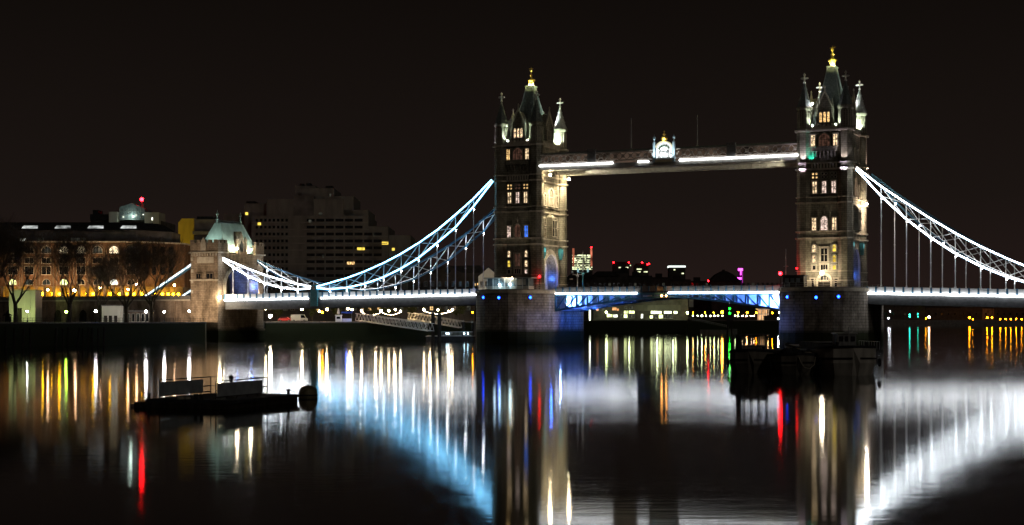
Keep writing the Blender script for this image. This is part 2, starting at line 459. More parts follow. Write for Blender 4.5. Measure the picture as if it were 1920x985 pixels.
# ------------------------------------------------------------------ the two piers
TX = 41.15
ZD = 12.8
def pier(X0, label, blues):
    root = thing('bridge_pier', label, 'pier', (X0, 0, WATER), group='granite river piers under the towers')
    O = (0, 0, WATER)
    def plan(hw, ye, n=14):
        p = [(hw * math.cos(PI * i / n + PI), -10 + (ye - 10) * math.sin(PI * i / n + PI)) for i in range(n + 1)]
        return p + [(-x, -y) for x, y in p]
    b = MB(O); b.prism(plan(10.65, 21), 'z', -4, 11.75); b.build('pier_body', PIER, root)
    b = MB(O); b.prism(plan(10.95, 21.3), 'z', 11.78, 12.5); b.build('coping', TRIM, root)
    b = MB(O); b.prism(plan(10.5, 20.9), 'z', 12.503, 12.8); b.build('terrace', PAVING, root)
    for sg in (-1, 1):
        c = MB(O)
        n = 10; rim = []
        for i in range(-n, n + 1):
            t = 1 - abs(i) / n
            x = (10.35 * (1 - t ** 1.75)) * (1 if i > 0 else -1)
            y = -9.5 - 17.0 * t
            rim.append((x, y * -sg * -1 if sg < 0 else y, t))
        bot = [(x, (y if sg < 0 else -y), -4) for x, y, t in rim]
        top = [(x, (y if sg < 0 else -y), 4.2 + 3.6 * t) for x, y, t in rim]
        inn = [(x * 0.55, (-19.0 * (0.55 + 0.45 * t) if sg < 0 else 19.0 * (0.55 + 0.45 * t)), 6.6 + 2.6 * t) for x, y, t in rim]
        m = len(rim)
        fs = [(i, i + 1, m + i + 1, m + i) for i in range(m - 1)] + [(m + i, m + i + 1, 2 * m + i + 1, 2 * m + i) for i in range(m - 1)]
        c.add(bot + top + inn, fs)
        c.build('cutwater', PIER, root)
    rl = MB(O)
    pl = plan(10.3, 20.7)
    for k, (x, y) in enumerate(pl):
        if abs(y) > 10.5:
            rl.tube((x, y, 12.8), (x, y, 13.85), 0.05, n=4)
            x2, y2 = pl[(k + 1) % len(pl)]
            if abs(y2) > 10.4 and y * y2 > 0:
                for z in (13.3, 13.85): rl.tube((x, y, z), (x2, y2, z), 0.04, n=4)
    rl.build('terrace_railing', GREYSTEEL, root)
    for (px, py) in blues:      # round blue lamps set in the stonework
        best = None
        for k in range(200):
            a = PI + PI * k / 199
            p = (10.66 * math.cos(a), -10 + 11.02 * math.sin(a))
            q = (X0 + p[0] - CX, p[1] - CY)
            Z = -q[0] * math.sin(TH) + q[1] * math.cos(TH); x = q[0] * math.cos(TH) + q[1] * math.sin(TH)
            d = abs(960 + FPX * x / Z - px)
            if best is None or d < best[0]: best = (d, p, a, Z)
        _, p, a, Z = best
        z = CZ + (YH - py) / FPX * Z
        nx, ny = math.cos(a), math.sin(a)
        h = MB(O); h.tube((p[0] - nx * .2, p[1] - ny * .2, z), (p[0] + nx * .16, p[1] + ny * .16, z), 0.46, n=12)
        ho = h.build('lamp_housing', DARKSTEEL, root)
        l = MB(O); l.tube((p[0] + nx * .165, p[1] + ny * .165, z), (p[0] + nx * .22, p[1] + ny * .22, z), 0.34, n=12)
        l.build('blue_lamp', BLUEL, ho)
    return root
pier(-TX, 'granite bridge pier carrying the tower with the gold top on the left of the bascules', [(896, 558), (907, 558), (935.5, 558.5), (994.5, 558)])
pier(TX, 'granite bridge pier with moored barges in front, under the nearer tower', [(1477, 557), (1531, 558), (1571.5, 556.5)])

# ------------------------------------------------------------------ the two main towers
def arch_pts(hw, zs, zt, n=9, pointed=True):
    """outline from (-hw,zs) over the crown to (hw,zs)"""
    out = []
    for i in range(n + 1):
        a = i / n
        if pointed:
            out.append((-hw * math.cos(a * PI / 2) ** 1.15, zs + (zt - zs) * math.sin(a * PI / 2) ** 0.95))
        else:
            out.append((-hw * math.cos(a * PI / 2), zs + (zt - zs) * math.sin(a * PI / 2)))
    return out + [(-x, z) for x, z in out[-2::-1]]

def window(parent, O, face, u, z0, z1, wd, mat, D, arch=True, mull=1, frame=TRIM, fw=0.2, depth=0.28, cat='window'):
    """frame proud of the wall at distance D, glazing set back inside it.  face: -Y +Y +X -X"""
    sgn = -1 if face[0] == '-' else 1
    ax = 'y' if face[1] == 'Y' else 'x'
    def put(mb, poly, a, b):
        mb.prism(poly, ax, sgn * (D + a), sgn * (D + b))
    h = z1 - z0; hw = wd / 2
    fr = MB(O)
    if arch:
        zs = z1 - min(hw * 1.2, h * 0.45)
        inn = arch_pts(hw, zs, z1)
        outp = arch_pts(hw + fw, zs, z1 + fw * 1.3)
        ol = [(u - hw - fw, z0)] + [(u + x, z) for x, z in outp] + [(u + hw + fw, z0)]
        il = [(u - hw, z0)] + [(u + x, z) for x, z in inn] + [(u + hw, z0)]
        for k in range(len(ol) - 1):
            put(fr, [ol[k], ol[k + 1], il[k + 1], il[k]], 0, depth)
        pp = il
    else:
        put(fr, [(u - hw - fw, z0), (u - hw, z0), (u - hw, z1), (u - hw - fw, z1)], 0, depth)
        put(fr, [(u + hw, z0), (u + hw + fw, z0), (u + hw + fw, z1), (u + hw, z1)], 0, depth)
        put(fr, [(u - hw - fw - .1, z1), (u + hw + fw + .1, z1), (u + hw + fw + .1, z1 + fw * 1.4), (u - hw - fw - .1, z1 + fw * 1.4)], 0, depth + .08)
        pp = [(u - hw, z0), (u + hw, z0), (u + hw, z1), (u - hw, z1)]
    put(fr, [(u - hw - fw - .12, z0 - .22), (u + hw + fw + .12, z0 - .22), (u + hw + fw + .12, z0), (u - hw - fw - .12, z0)], 0, depth + .12)
    for k in range(mull):
        c = u - hw + wd * (k + 1) / (mull + 1)
        put(fr, [(c - .05, z0), (c + .05, z0), (c + .05, z1 - (.25 if arch else 0)), (c - .05, z1 - (.25 if arch else 0))], .06, depth * .7)
    if h > 1.6:
        zc = z0 + h * 0.52
        put(fr, [(u - hw, zc - .05), (u + hw, zc - .05), (u + hw, zc + .05), (u - hw, zc + .05)], .065, depth * .66)
    f = fr.build(cat, frame, parent)
    g = MB(O); put(g, pp, 0.012, 0.05); g.build('pane', mat, f)
    return f

def tower(X0, label, lit, right):
    root = thing('bridge_tower', label, 'bridge tower', (X0, 0, ZD), group='stone towers of the bascule bridge')
    O = (0, 0, ZD)
    WX, WY = 5.55, 9.0
    wl = MB(O)
    ap = arch_pts(4.6, 18.0, 22.6)
    wl.prism([(-WY, ZD), (-4.6, ZD)] + ap + [(4.6, ZD), (WY, ZD), (WY, 25.2), (-WY, 25.2)], 'x', -WX, WX)
    wl.box(-WX, WX, -WY, WY, 25.2, 51.3)
    wl.build('wall', STONE, root)
    # road-arch mouldings on both road faces
    for sg in (-1, 1):
        am = MB(O)
        for k, (g, d) in enumerate(((0.0, 0.5), (0.42, 0.36), (0.86, 0.2))):
            ip, op = arch_pts(4.62 + g, 18.0, 22.62 + g * 1.1), arch_pts(4.98 + g, 18.0, 23.0 + g * 1.1)
            for i in range(len(ip) - 1):
                am.prism([ip[i], ip[i + 1], op[i + 1], op[i]], 'x', sg * WX, sg * (WX + d))
            for y in (-1, 1):
                am.prism([(y * (4.62 + g), ZD), (y * (4.98 + g), ZD), (y * (4.98 + g), 18.0), (y * (4.62 + g), 18.0)], 'x', sg * WX, sg * (WX + d))
        am.build('arch_moulding', TRIM, root)
    for x in (-3.8, -.9, 2.6):
        rb = MB(O)
        ip, op = arch_pts(4.15, 17.9, 22.1), arch_pts(4.597, 18.0, 22.597)
        for i in range(len(ip) - 1): rb.prism([ip[i], ip[i + 1], op[i + 1], op[i]], 'x', x - .25, x + .25)
        for y in (-1, 1): rb.prism([(y * 4.15, ZD), (y * 4.597, ZD), (y * 4.597, 18.0), (y * 4.15, 17.9)], 'x', x - .25, x + .25)
        rb.build('vault_rib', TRIM, root)
    # turrets
    for sx in (-1, 1):
        for sy in (-1, 1):
            c = (sx * 5.1, sy * 8.3)
            t = MB(O)
            t.lathe([(2.15, ZD), (2.15, 14.4), (1.95, 14.6), (1.95, 24.6), (1.88, 24.9), (1.88, 41.6), (1.95, 42.0), (2.02, 43.4), (1.9, 43.6), (1.9, 51.2), (1.8, 51.5), (1.8, 56.5), (2.05, 56.9), (2.12, 57.3), (1.95, 57.45), (1.9, 57.5)], c)
            tu = t.build('turret', STONE, root)
            pn = MB(O)
            for k in range(8):          # blind panels round the top stage
                a = 2 * PI * k / 8
                ca, sa = math.cos(a), math.sin(a)
                q = 1.8 * math.cos(PI / 8)
                for u in (-.32, .32):
                    p = [(c[0] + ca * q - sa * (u + d), c[1] + sa * q + ca * (u + d)) for d in (-.07, .07)]
                    p2 = [(x + ca * .12, y + sa * .12) for x, y in p]
                    pn.prism([p[0], p[1], p2[1], p2[0]], 'z', 52.3, 56.2)
            pn.build('panel_tracery', TRIM, tu)
            s = MB(O)
            s.lathe([(1.95, 57.5), (1.55, 58.4), (0.95, 60.4), (0.42, 62.4), (0.16, 63.4)], c)
            for k in range(8):
                a = PI / 8 + 2 * PI * k / 8
                for r, z in ((1.3, 59.3), (0.9, 60.7), (0.55, 62.0)):
                    s.ball((c[0] + r * math.cos(a), c[1] + r * math.sin(a), z), .13, 5, 4)
            s.build('spire', LITSPIRE if (sy > 0) else SLATE, tu)  # far spires paler than near ones: floodlit look put into the colour
            f = MB(O)
            f.lathe([(0.16, 63.35), (0.36, 63.6), (0.18, 63.8), (0.17, 65.3), (0.34, 65.5), (0.05, 66.0)], c)
            f.box(c[0] - .72, c[0] + .72, c[1] - .17, c[1] + .17, 64.45, 64.83)
            f.box(c[0] - .17, c[0] + .17, c[1] - .72, c[1] + .72, 64.46, 64.82)
            for q in ((.78, 0), (-.78, 0), (0, .78), (0, -.78)):
                f.ball((c[0] + q[0], c[1] + q[1], 64.64), .2, 6, 4)
            f.build('finial_cross', CROSSW, tu)
    # string courses
    for z, h, pr in ((14.35, .3, .2), (16.7, .22, .12), (24.75, .4, .3), (26.35, .35, .3), (33.5, .35, .28), (34.9, .25, .2), (41.75, .4, .35), (43.3, .3, .3), (51.2, .5, .45)):
        sc = MB(O)
        if z < 23:
            for sg in (-1, 1): sc.box(-WX - .0, WX, sg * WY, sg * (WY + pr), z, z + h)
        else:
            sc.box(-WX - pr, WX + pr, -WY - pr, WY + pr, z, z + h)
        for sx in (-1, 1):
            for sy in (-1, 1):
                sc.lathe([(1.95 + pr, z + .012), (2.0 + pr, z + h - .012)], (sx * 5.1, sy * 8.3))
        sc.build('string_course', TRIM, root)
    # corbel table below the walkway stage
    cb = MB(O)
    for i in range(9):
        for sg in (-1, 1):
            u = -3 + 6 * i / 8
            cb.box(u - .16, u + .16, sg * WY, sg * (WY + .45), 42.2, 43.28)
    cb.build('corbel_table', TRIM, root)
    # parapet
    pr = MB(O)
    for sg in (-1, 1):
        pr.box(-3.3, 3.3, sg * 8.9, sg * 9.25, 51.72, 52.5)
        pr.box(sg * 5.5, sg * 5.85, -6.5, 6.5, 51.72, 52.5)
        for i in range(7):
            u = -3 + i
            pr.box(u - .25, u + .25, sg * 8.91, sg * 9.24, 52.5, 52.95)
        for i in range(11):
            u = -5.5 + 1.1 * i
            pr.box(sg * 5.51, sg * 5.84, u - .28, u + .28, 52.5, 52.95)
    pr.build('parapet', TRIM, root)
    # roof
    rf = MB(O)
    def rect(a, b, z): return [(-a, -b, z), (a, -b, z), (a, b, z), (-a, b, z)]
    rf.loft([rect(4.7, 7.3, 51.75), rect(4.05, 6.2, 53.2), rect(2.7, 3.75, 59.0), rect(1.6, 2.1, 64.2), rect(.95, 1.15, 68.0)])
    rf.loft([rect(1.15, 1.35, 68.0), rect(1.25, 1.45, 68.35), rect(1.05, 1.2, 68.45)])
    rfo = rf.build('roof', SLATE, root)
    for sg in (-1, 1):
        for k in (-1, 1):
            h = MB(O); h.path([(sg * 4.08, k * 6.23, 53.2), (sg * 2.74, k * 3.79, 59.0), (sg * 1.64, k * 2.14, 64.2), (sg * .99, k * 1.19, 68.0)], .12)
            h.build('hip_roll', LEAD, rfo)
    fi = MB(O)
    fi.lathe([(.7, 68.46), (.5, 68.8), (.7, 69.2), (.9, 69.8), (.8, 70.3), (.4, 70.6), (.26, 71.2), (.5, 71.45), (.22, 71.7), (.14, 72.3), (.42, 72.6), (.3, 72.95), (.1, 73.1), (.06, 73.7)])
    for k in range(8):
        a = 2 * PI * k / 8
        fi.ball((.95 * math.cos(a), .95 * math.sin(a), 70.0), .22, 5, 4)
    for a in (0, PI / 2):
        fi.box(-.55 * math.cos(a) - .07, .55 * math.cos(a) + .07, -.55 * math.sin(a) - .07, .55 * math.sin(a) + .07, 73.1 + a * .003, 73.25)
    fi.build('gilded_finial', GOLD, rfo)
    # dormers
    for face in ('-Y', '+Y', '-X', '+X'):
        sgn = -1 if face[0] == '-' else 1
        ax = 'y' if face[1] == 'Y' else 'x'
        D = 8.7 if ax == 'y' else 5.35
        hw = 1.85 if ax == 'y' else 2.4
        d = MB(O)
        d.prism([(-hw, 51.74), (hw, 51.74), (hw, 57.0), (0, 60.6), (-hw, 57.0)], ax, sgn * (D - 3.6), sgn * D)
        for sd in (-1, 1):
            d.prism([(sd * hw - .3, 51.745), (sd * hw + .3, 51.745), (sd * hw + .3, 57.6), (sd * hw - .3, 57.6)], ax, sgn * (D - .5), sgn * (D + .14))
            d.prism([(sd * hw - .3, 57.6), (sd * hw + .3, 57.6), (sd * hw, 59.3)], ax, sgn * (D - .49), sgn * (D + .12))
        do = d.build('dormer', STONE, root)
        gp = MB(O)
        gp.prism([(-hw - .35, 57.05), (-hw + .05, 57.05), (0, 60.85), (hw - .05, 57.05), (hw + .35, 57.05), (0, 61.5)], ax, sgn * (D - .2), sgn * (D + .2))
        q = [0, 0, 0]; q[0 if ax == 'x' else 1] = sgn * D
        gp.lathe([(.2, 61.3), (.14, 62.0), (.26, 62.2), (.02, 62.7)], (q[0], q[1]), 6)
        gp.build('gable_coping', TRIM, do)
        for u in (-.95, 0, .95):
            m = lit.get('dormer', GLASS) if ax == 'y' and sgn < 0 else GLASS
            window(do, O, face, u, 53.5, 56.0, .62, m, D, True, 0, fw=.12, depth=.2)
    # front and back windows
    for face in ('-Y', '+Y'):
        F = face == '-Y'
        g = (lambda k, d=GLASS: lit.get(k, d)) if F else (lambda k, d=GLASS: GLASS)
        window(root, O, face, -2.75, 47.6, 50.4, 1.0, g('4a'), WY, False, 1, fw=.22, depth=.4)
        window(root, O, face, 0.0, 47.6, 50.7, 2.7, g('4b'), WY, True, 3, fw=.2, depth=.3)
        window(root, O, face, 2.75, 47.6, 50.4, 1.0, g('4c'), WY, False, 1, fw=.22, depth=.4)
        b = MB(O); sg = -1 if F else 1
        b.box(-3.1, 3.1, sg * WY, sg * (WY + 1.0), 46.3, 47.25)
        b.box(-3.25, 3.25, sg * WY, sg * (WY + 1.12), 47.252, 47.4)
        for i in range(7):
            u = -2.7 + .9 * i
            b.prism([(sg * WY, 44.5), (sg * WY, 46.295), (sg * (WY + .9), 46.295), (sg * (WY + .25), 45.0)], 'x', u - .17, u + .17)
        b.build('balcony', STONE, root)
        for i, u in enumerate((-2.35, 0, 2.35)):
            window(root, O, face, u, 36.0, 38.9, 1.05, g('3' + 'abc'[i]), WY, False, 1, fw=.22, depth=.4)
            for k, (dx, dz) in enumerate(((-.42, 40.5), (.42, 40.5), (-.42, 39.65), (.42, 39.65))):
                q = MB(O)
                c0 = (u + dx, dz + .3)
                pts = [(c0[0] + .27 * math.cos(a * PI / 6), c0[1] + .27 * math.sin(a * PI / 6)) for a in range(12)]
                po = [(c0[0] + .38 * math.cos(a * PI / 6), c0[1] + .38 * math.sin(a * PI / 6)) for a in range(12)]
                for a in range(12):
                    q.prism([pts[a], pts[(a + 1) % 12], po[(a + 1) % 12], po[a]], 'y', sg * WY, sg * (WY + .25))
                qo = q.build('quatrefoil', TRIM, root)
                q = MB(O); q.prism(pts, 'y', sg * (WY + .01), sg * (WY + .05)); q.build('pane', g('q' + 'abc'[i]), qo)
        window(root, O, face, -2.5, 26.9, 29.9, 1.0, g('2a'), WY, False, 1, fw=.2, depth=.4)
        window(root, O, face, 0, 26.9, 30.3, 1.7, g('2b'), WY, True, 1, fw=.22, depth=.4)
        window(root, O, face, 2.5, 26.9, 29.9, 1.0, g('2c'), WY, False, 1, fw=.2, depth=.4)
        hd = MB(O); hd.lathe([(.22, 30.8), (.12, 31.4), (.25, 31.6), (.03, 32.4)], (0, sg * (WY + .2)), 6); hd.build('hood_finial', TRIM, root)
        for i, u in enumerate((-2.5, 2.5)):
            for k, (a, c) in enumerate(((21.6, 23.3), (19.0, 20.7), (17.2, 18.2))):
                window(root, O, face, u, a, c, .8, g('1' + 'ab'[i] + str(k)), WY, k < 2, 0, fw=.24, depth=.42)
        window(root, O, face, 0, 19.2, 22.4, 1.6, g('1c'), WY, False, 1, fw=.35, depth=.42)
        window(root, O, face, 0, 17.2, 18.4, 1.7, g('1d'), WY, False, 2, fw=.3, depth=.3)
        dr = MB(O)
        ip, op = arch_pts(1.55, 14.2, 15.9, pointed=False), arch_pts(2.05, 14.2, 16.45, pointed=False)
        for k in range(len(ip) - 1): dr.prism([ip[k], ip[k + 1], op[k + 1], op[k]], 'y', sg * WY, sg * (WY + .4))
        for s2 in (-1, 1): dr.box(s2 * 1.55, s2 * 2.05, sg * WY, sg * (WY + .4), ZD, 14.2)
        dro = dr.build('doorway', TRIM, root)
        dd = MB(O); dd.box(-1.5, 1.5, sg * (WY + .01), sg * (WY + .08), ZD, 14.3); dd.build('door', TIMBER, dro)
        window(dro, O, face, 0, 14.45, 15.7, 1.9, GLASS, WY, True, 4, fw=.1, depth=.2)
        for u in (-2.95, 2.95):
            window(root, O, face, u, 13.0, 14.9, .8, GLASS, WY, False, 0, fw=.25, depth=.3)
    # road faces
    for face in ('+X', '-X'):
        V = face == '+X'
        g = (lambda k, d=GLASS: lit.get(k, d)) if V else (lambda k, d=GLASS: GLASS)
        window(root, O, face, 0, 35.6, 40.2, 3.0, g('s3'), WX, True, 3, fw=.35, depth=.45)
        for u in (-4.2, 4.2):
            window(root, O, face, u, 35.6, 38.6, 1.2, g('s3'), WX, True, 1, fw=.25, depth=.4)
            window(root, O, face, u, 27.2, 29.4, 1.2, g('s2'), WX, False, 1, fw=.22, depth=.35)
            window(root, O, face, u, 30.2, 32.2, 1.2, g('s2'), WX, True, 1, fw=.22, depth=.35)
        sg = 1 if V else -1
        o2 = MB(O)         # oriel over the road arch
        o2.prism([(sg * WX, -2.4), (sg * (WX + 1.3), -1.5), (sg * (WX + 1.3), 1.5), (sg * WX, 2.4)], 'z', 26.9, 32.4)
        o2.loft([[(sg * WX, -2.4, 32.4), (sg * (WX + 1.3), -1.5, 32.4), (sg * (WX + 1.3), 1.5, 32.4), (sg * WX, 2.4, 32.4)], [(sg * WX, -1.0, 33.45), (sg * (WX + .3), -.5, 33.45), (sg * (WX + .3), .5, 33.45), (sg * WX, 1.0, 33.45)]])
        oo = o2.build('oriel', STONE, root)
        for u in (-.85, .85):
            window(oo, O, face, u, 27.4, 31.6, 1.1, GLASS, WX + 1.3, False, 0, fw=.15, depth=.16)
        for u in (-3.6, 0, 3.6):
            window(root, O, face, u, 44.4, 47.6, 1.3, GLASS, WX, True, 1, fw=.25, depth=.3)
        for u in (-6.1, 6.1):
            h = MB(O)
            h.box(sg * WX, sg * (WX + .2), u - .2, u + .2, 23.0, 24.2)
            h.prism([(u - .75, 22.6), (u + .75, 22.6), (u + .75, 24.3), (u - .75, 24.3), ], 'x', sg * (WX + .2), sg * (WX + 1.1))
            h.prism([(u - .75, 22.6), (u + .75, 22.6), (u, 21.2)], 'x', sg * (WX + .25), sg * (WX + 1.05))
            ho = h.build('portal_lantern', TEALPAINT, root)
            hl = MB(O); hl.box(sg * (WX + 1.1), sg * (WX + 1.14), u - .45, u + .45, 23.0, 23.9); hl.build('lantern_lens', emit_teal, ho)
    return root
litL = {'4a': LITGOLD, '4b': LITRED, '4c': LITWARM, '3a': LITWARM, '3b': LITPINK, '3c': LITWARM, 'qa': LITGOLD, 'qb': LITRED, 'qc': LITGOLD,  # light of uplit niches and reveals put into the pane glow
        '2a': LITPINK, '2b': LITRED, '2c': LITBLUE, '1a0': LITWARM, '1b0': LITWARM, '1a1': LITYEL, '1b1': LITWARM, '1b2': LITPINK, '1c': LITRED, 'dormer': LITWARM}
litR = {'4a': LITWARM, '4b': LITRED, '4c': LITWARM, '3a': LITWARM, '3b': LITPINK, '3c': LITPINK, 'qa': LITGOLD, '2a': LITWARM, '2b': LITPINK, '2c': LITWARM,
        '1a0': LITWARM, '1b0': LITYEL, '1a1': LITWARM, '1b1': LITYEL, '1b2': LITYEL, 'dormer': LITGOLD, 's3': LITPINK}
towL = tower(-TX, 'farther stone bridge tower, its road face floodlit warm under the walkway', litL, False)
towR = tower(TX, 'nearer stone bridge tower with its ground storey lit by a lamp, beside the white chain', litR, True)

def tl(X0, kind, loc, power, col, tgt=None, root=None, **k):
    loc = Vector(loc)
    o = lamp(kind, (loc.x, loc.y, loc.z - ZD), power, col, root, None if tgt is None else (tgt[0], tgt[1], tgt[2] - ZD), **k)
    return o
# tower floodlights (fixtures fixed to the stonework)
GW = (0.80, 1.0, 0.82)
for root, pw in ((towL, 1.0), (towR, 0.8)):
    for sx in (-1, 1):
        tl(0, 'SPOT', (sx * 2.75, -9.3, 52.5), 5200 * pw, GW, (sx * 4.3, -8.4, 56.5), root, spot=85)
        tl(0, 'SPOT', (sx * 5.25, 4.9, 52.7), 9000 * pw, GW, (sx * 5.15, 7.6, 58.5), root, spot=120)
        tl(0, 'SPOT', (sx * 5.25, -5.2, 52.7), 2600 * pw, GW, (sx * 5.15, -7.4, 56.0), root, spot=80)
        tl(0, 'SPOT', (sx * 5.3, 3.4, 53.0), 13000, GW, (sx * 2.2, 1.6, 64), root, spot=60)
    for sx in (-1, 1):
        tl(0, 'SPOT', (sx * 3.5, 6.2, 57.2), 9000 * pw, (.95, 1.0, .97), (sx * 5.1, 8.3, 63.5), root, spot=50)
        tl(0, 'SPOT', (sx * 3.2, -7.4, 58.6), 1500 * pw, (.95, 1.0, .97), (sx * 5.1, -8.3, 64.8), root, spot=28)
    for k in range(3):
        a = 2 * PI * k / 3 - 1.2
        tl(0, 'POINT', (1.1 * math.cos(a), 1.25 * math.sin(a), 68.75), 1900, (1.0, .93, .42), None, root, size=.08)
def fixture(root, loc, mat, r=.3):
    m = MB((0, 0, ZD)); m.ball(loc, r, 8, 6); m.build('floodlight', mat, root)
# left tower: warm floods under the walkway, washing the road face
for y in (-6.6, 6.9):
    fixture(towL, (8.3, y, 43.4), WARMBIG, .33)
    tl(0, 'SPOT', (8.6, y, 43.2), 16000, (1.0, .83, .54), (5.4, y * .55, 33), towL, spot=110, blend=.8)
tl(0, 'SPOT', (10.5, 0, 43.6), 14000, (1.0, .83, .54), (5.5, 0, 31), towL, spot=90, blend=.8)
tl(0, 'SPOT', (14, -2, 14.0), 9000, (1.0, .84, .60), (5.5, 0, 27), towL, spot=95, blend=.9)
# road arches, blue and white
for root in (towL, towR):
    for y, sg in ((-3.9, 1), (3.9, -1)):
        tl(0, 'POINT', (4.3, y, 16.2), 420 if root is towL else 160, (.04, .15, 1.0), None, root, size=.2)
        tl(0, 'POINT', (1.2, y, 16.6), 420 if root is towL else 130, (.85, .85, 1.0), None, root, size=.2)
        tl(0, 'POINT', (-2.6, y, 16.2), 380 if root is towL else 150, (.04, .15, 1.0), None, root, size=.2)
lamp('SPOT', (31.0, -15.0, 13.6), 60000, (1.0, .82, .62), None, (-32.5, -13.5, 7.0), size=.3, spot=17, blend=.6)  # added flood, brightens the right half of the left pier
lamp('SPOT', (-31.0, -15.0, 13.6), 9000, (1.0, .90, .78), None, (33.0, -14.0, 7.0), size=.3, spot=17, blend=.6)  # added weaker flood, brightens the right pier
for root in (towL, towR):
    tl(0, 'SPOT', (0, -8.9, 62.9), 5200, (1.0, .93, .40), (0, 0, 71.3), root, spot=34)
    tl(0, 'SPOT', (5.5, 0, 62.9), 4200, (1.0, .93, .40), (0, 0, 71.3), root, spot=38)
# right tower: lamp at its foot, uplit band, pink outer face
tl(0, 'SPOT', (-4.8, -10.9, 43.75), 1500, (.92, .86, 1.0), (-5.0, -9.9, 50), towR, spot=90)
tl(0, 'SPOT', (5.2, -11.0, 43.75), 1500, (.96, .86, .95), (5.2, -9.9, 50), towR, spot=90)
tl(0, 'SPOT', (-2.9, -9.9, 43.75), 900, (.05, .95, .75), (-3.4, -9.0, 47), towR, spot=80)
tl(0, 'SPOT', (5.2, -10.9, 41.2), 900, (.75, .70, 1.0), (5.2, -10.0, 43.5), towR, spot=120)
tl(0, 'SPOT', (-5.2, -10.9, 41.2), 900, (.80, .66, 1.0), (-5.2, -10.0, 43.5), towR, spot=120)
tl(0, 'SPOT', (7.6, 8.6, 42.5), 1800, (1.0, .66, .60), (6.9, 8.4, 49), towR, spot=90)
fixture(towR, (7.6, 4.9, 34.0), WARMBIG, .28)
tl(0, 'POINT', (7.8, 4.9, 33.6), 1800, (1.0, .80, .62), None, towR, size=.2)
tl(0, 'POINT', (7.6, 5.0, 29.8), 1200, (1.0, .78, .62), None, towR, size=.2)
fixture(towR, (-3.0, -8.9, 58.2), WHITE, .26)
tl(0, 'SPOT', (-8.4, -9.0, 51.0), 1600, (.85, .82, 1.0), (-7.0, -8.6, 55), towL, spot=90)
tl(0, 'SPOT', (0, -17, 14.2), 1400, (1.0, .84, .62), (0, -9, 24), towL, spot=100, blend=1.0)
tl(0, 'SPOT', (-.6, -15.5, 14.4), 4200, (1.0, .82, .56), (-.3, -9, 17.5), towR, spot=95, blend=1.0)
tl(0, 'SPOT', (-.6, -15.5, 14.4), 1500, (1.0, .84, .62), (0, -9, 25), towR, spot=100, blend=1.0)

# ------------------------------------------------------------------ high-level walkways
def walkway(Y0, Y1, label, near):
    root = thing('high_level_walkway', label, 'walkway', (0, (Y0 + Y1) / 2, 44.5), group='high walkways between the towers')
    O = (0, (Y0 + Y1) / 2, 44.5)
    xa, xb = -35.0, 35.0
    f = MB(O); f.box(xa, xb, Y0 + .12, Y1 - .12, 45.35, 45.6); f.build('floor', GREYSTEEL, root)
    r = MB(O)
    r.prism([(Y0 + .05, 48.62), (Y1 - .05, 48.62), ((Y0 + Y1) / 2 + .8, 49.1), ((Y0 + Y1) / 2 - .8, 49.1)], 'x', xa, xb); r.build('roof', SLATE, root)
    for y, sg in ((Y0, -1), (Y1, 1)):
        t = MB(O)
        t.box(xa, xb, y - .12, y + .12, 48.3, 48.6); t.box(xa, xb, y - .14, y + .14, 46.15, 46.4)
        n = 34; st = (xb - xa) / n
        for i in range(n):
            x0 = xa + st * i
            t.beam((x0, y, 46.4), (x0 + st, y, 48.3), .10, .2); t.beam((x0, y + .07 * sg, 48.3), (x0 + st, y + .07 * sg, 46.4), .08, .2)
            c = x0 + st / 2
            for a in range(4):
                p, q = [(c + .42 * math.cos(PI / 2 * (a + k)), y + .02 * sg, 47.35 + .42 * math.sin(PI / 2 * (a + k))) for k in (0, 1)]
                t.beam(p, q, .2, .13)
        t.build('lattice_truss', BROWNSTEEL, root)
        gl = MB(O); gl.box(xa, xb, y - sg * .45, y - sg * .4, 45.62, 48.3); gl.build('glazing', emit_walk, root)
        g = MB(O); g.box(xa, xb, y - .16, y + .16, 44.5, 45.3)
        for i in range(36):
            x0 = xa + 70 * i / 35.001
            g.box(x0 - .08, x0 + .08, y - .24, y + .24, 44.52, 45.28)
        g.build('girder', TRIMSTEEL, root)
        if (near and sg < 0) or (not near and sg > 0):
            for (a, b) in ((xa, -14.0), (-7.2, -4.2), (4.0, xb)):
                l = MB(O)
                k = int((b - a) / 3) + 1
                for i in range(k):
                    l.box(a + (b - a) * i / k + .02, a + (b - a) * (i + 1) / k - .02, y + sg * .16, y + sg * .42, 45.42, 45.85)
                l.build('light_strip', LEDWALK, root)
    b = MB(O)
    for i in range(35):
        x0 = xa + 1 + 2 * i
        b.box(x0 - .1, x0 + .1, Y0 + .16, Y1 - .16, 44.6, 45.0)
    b.box(xa + .9, xb - .9, (Y0 + Y1) / 2 - .1, (Y0 + Y1) / 2 + .1, 44.58, 44.98)
    b.build('cross_beam', TRIMSTEEL, root)
    for x in (-20.0, 17.6):
        p = MB(O); p.box(x - 1.15, x - .75, Y0 - .3, Y0 + .25, 46.1, 49.3); p.box(x + .75, x + 1.15, Y0 - .3, Y0 + .25, 46.1, 49.3)
        p.box(x - .75, x + .75, Y0 - .25, Y0 + .2, 46.1, 48.9)
        p.box(x - 1.3, x + 1.3, Y0 - .35, Y0 + .3, 49.3, 49.5); p.build('bay_pier', GREYSTEEL, root)
    return root
wkN = walkway(-9.1, -5.5, 'nearer high walkway with white light strip and the lit royal crest', True)
wkF = walkway(5.5, 9.1, 'farther high walkway seen below and behind the one with the crest', False)
def wl(loc, power, col, tgt, root, yc, **k):
    return lamp('SPOT', (loc[0], loc[1] - yc, loc[2] - 44.5), power, col, root, (tgt[0], tgt[1] - yc, tgt[2] - 44.5), **k)
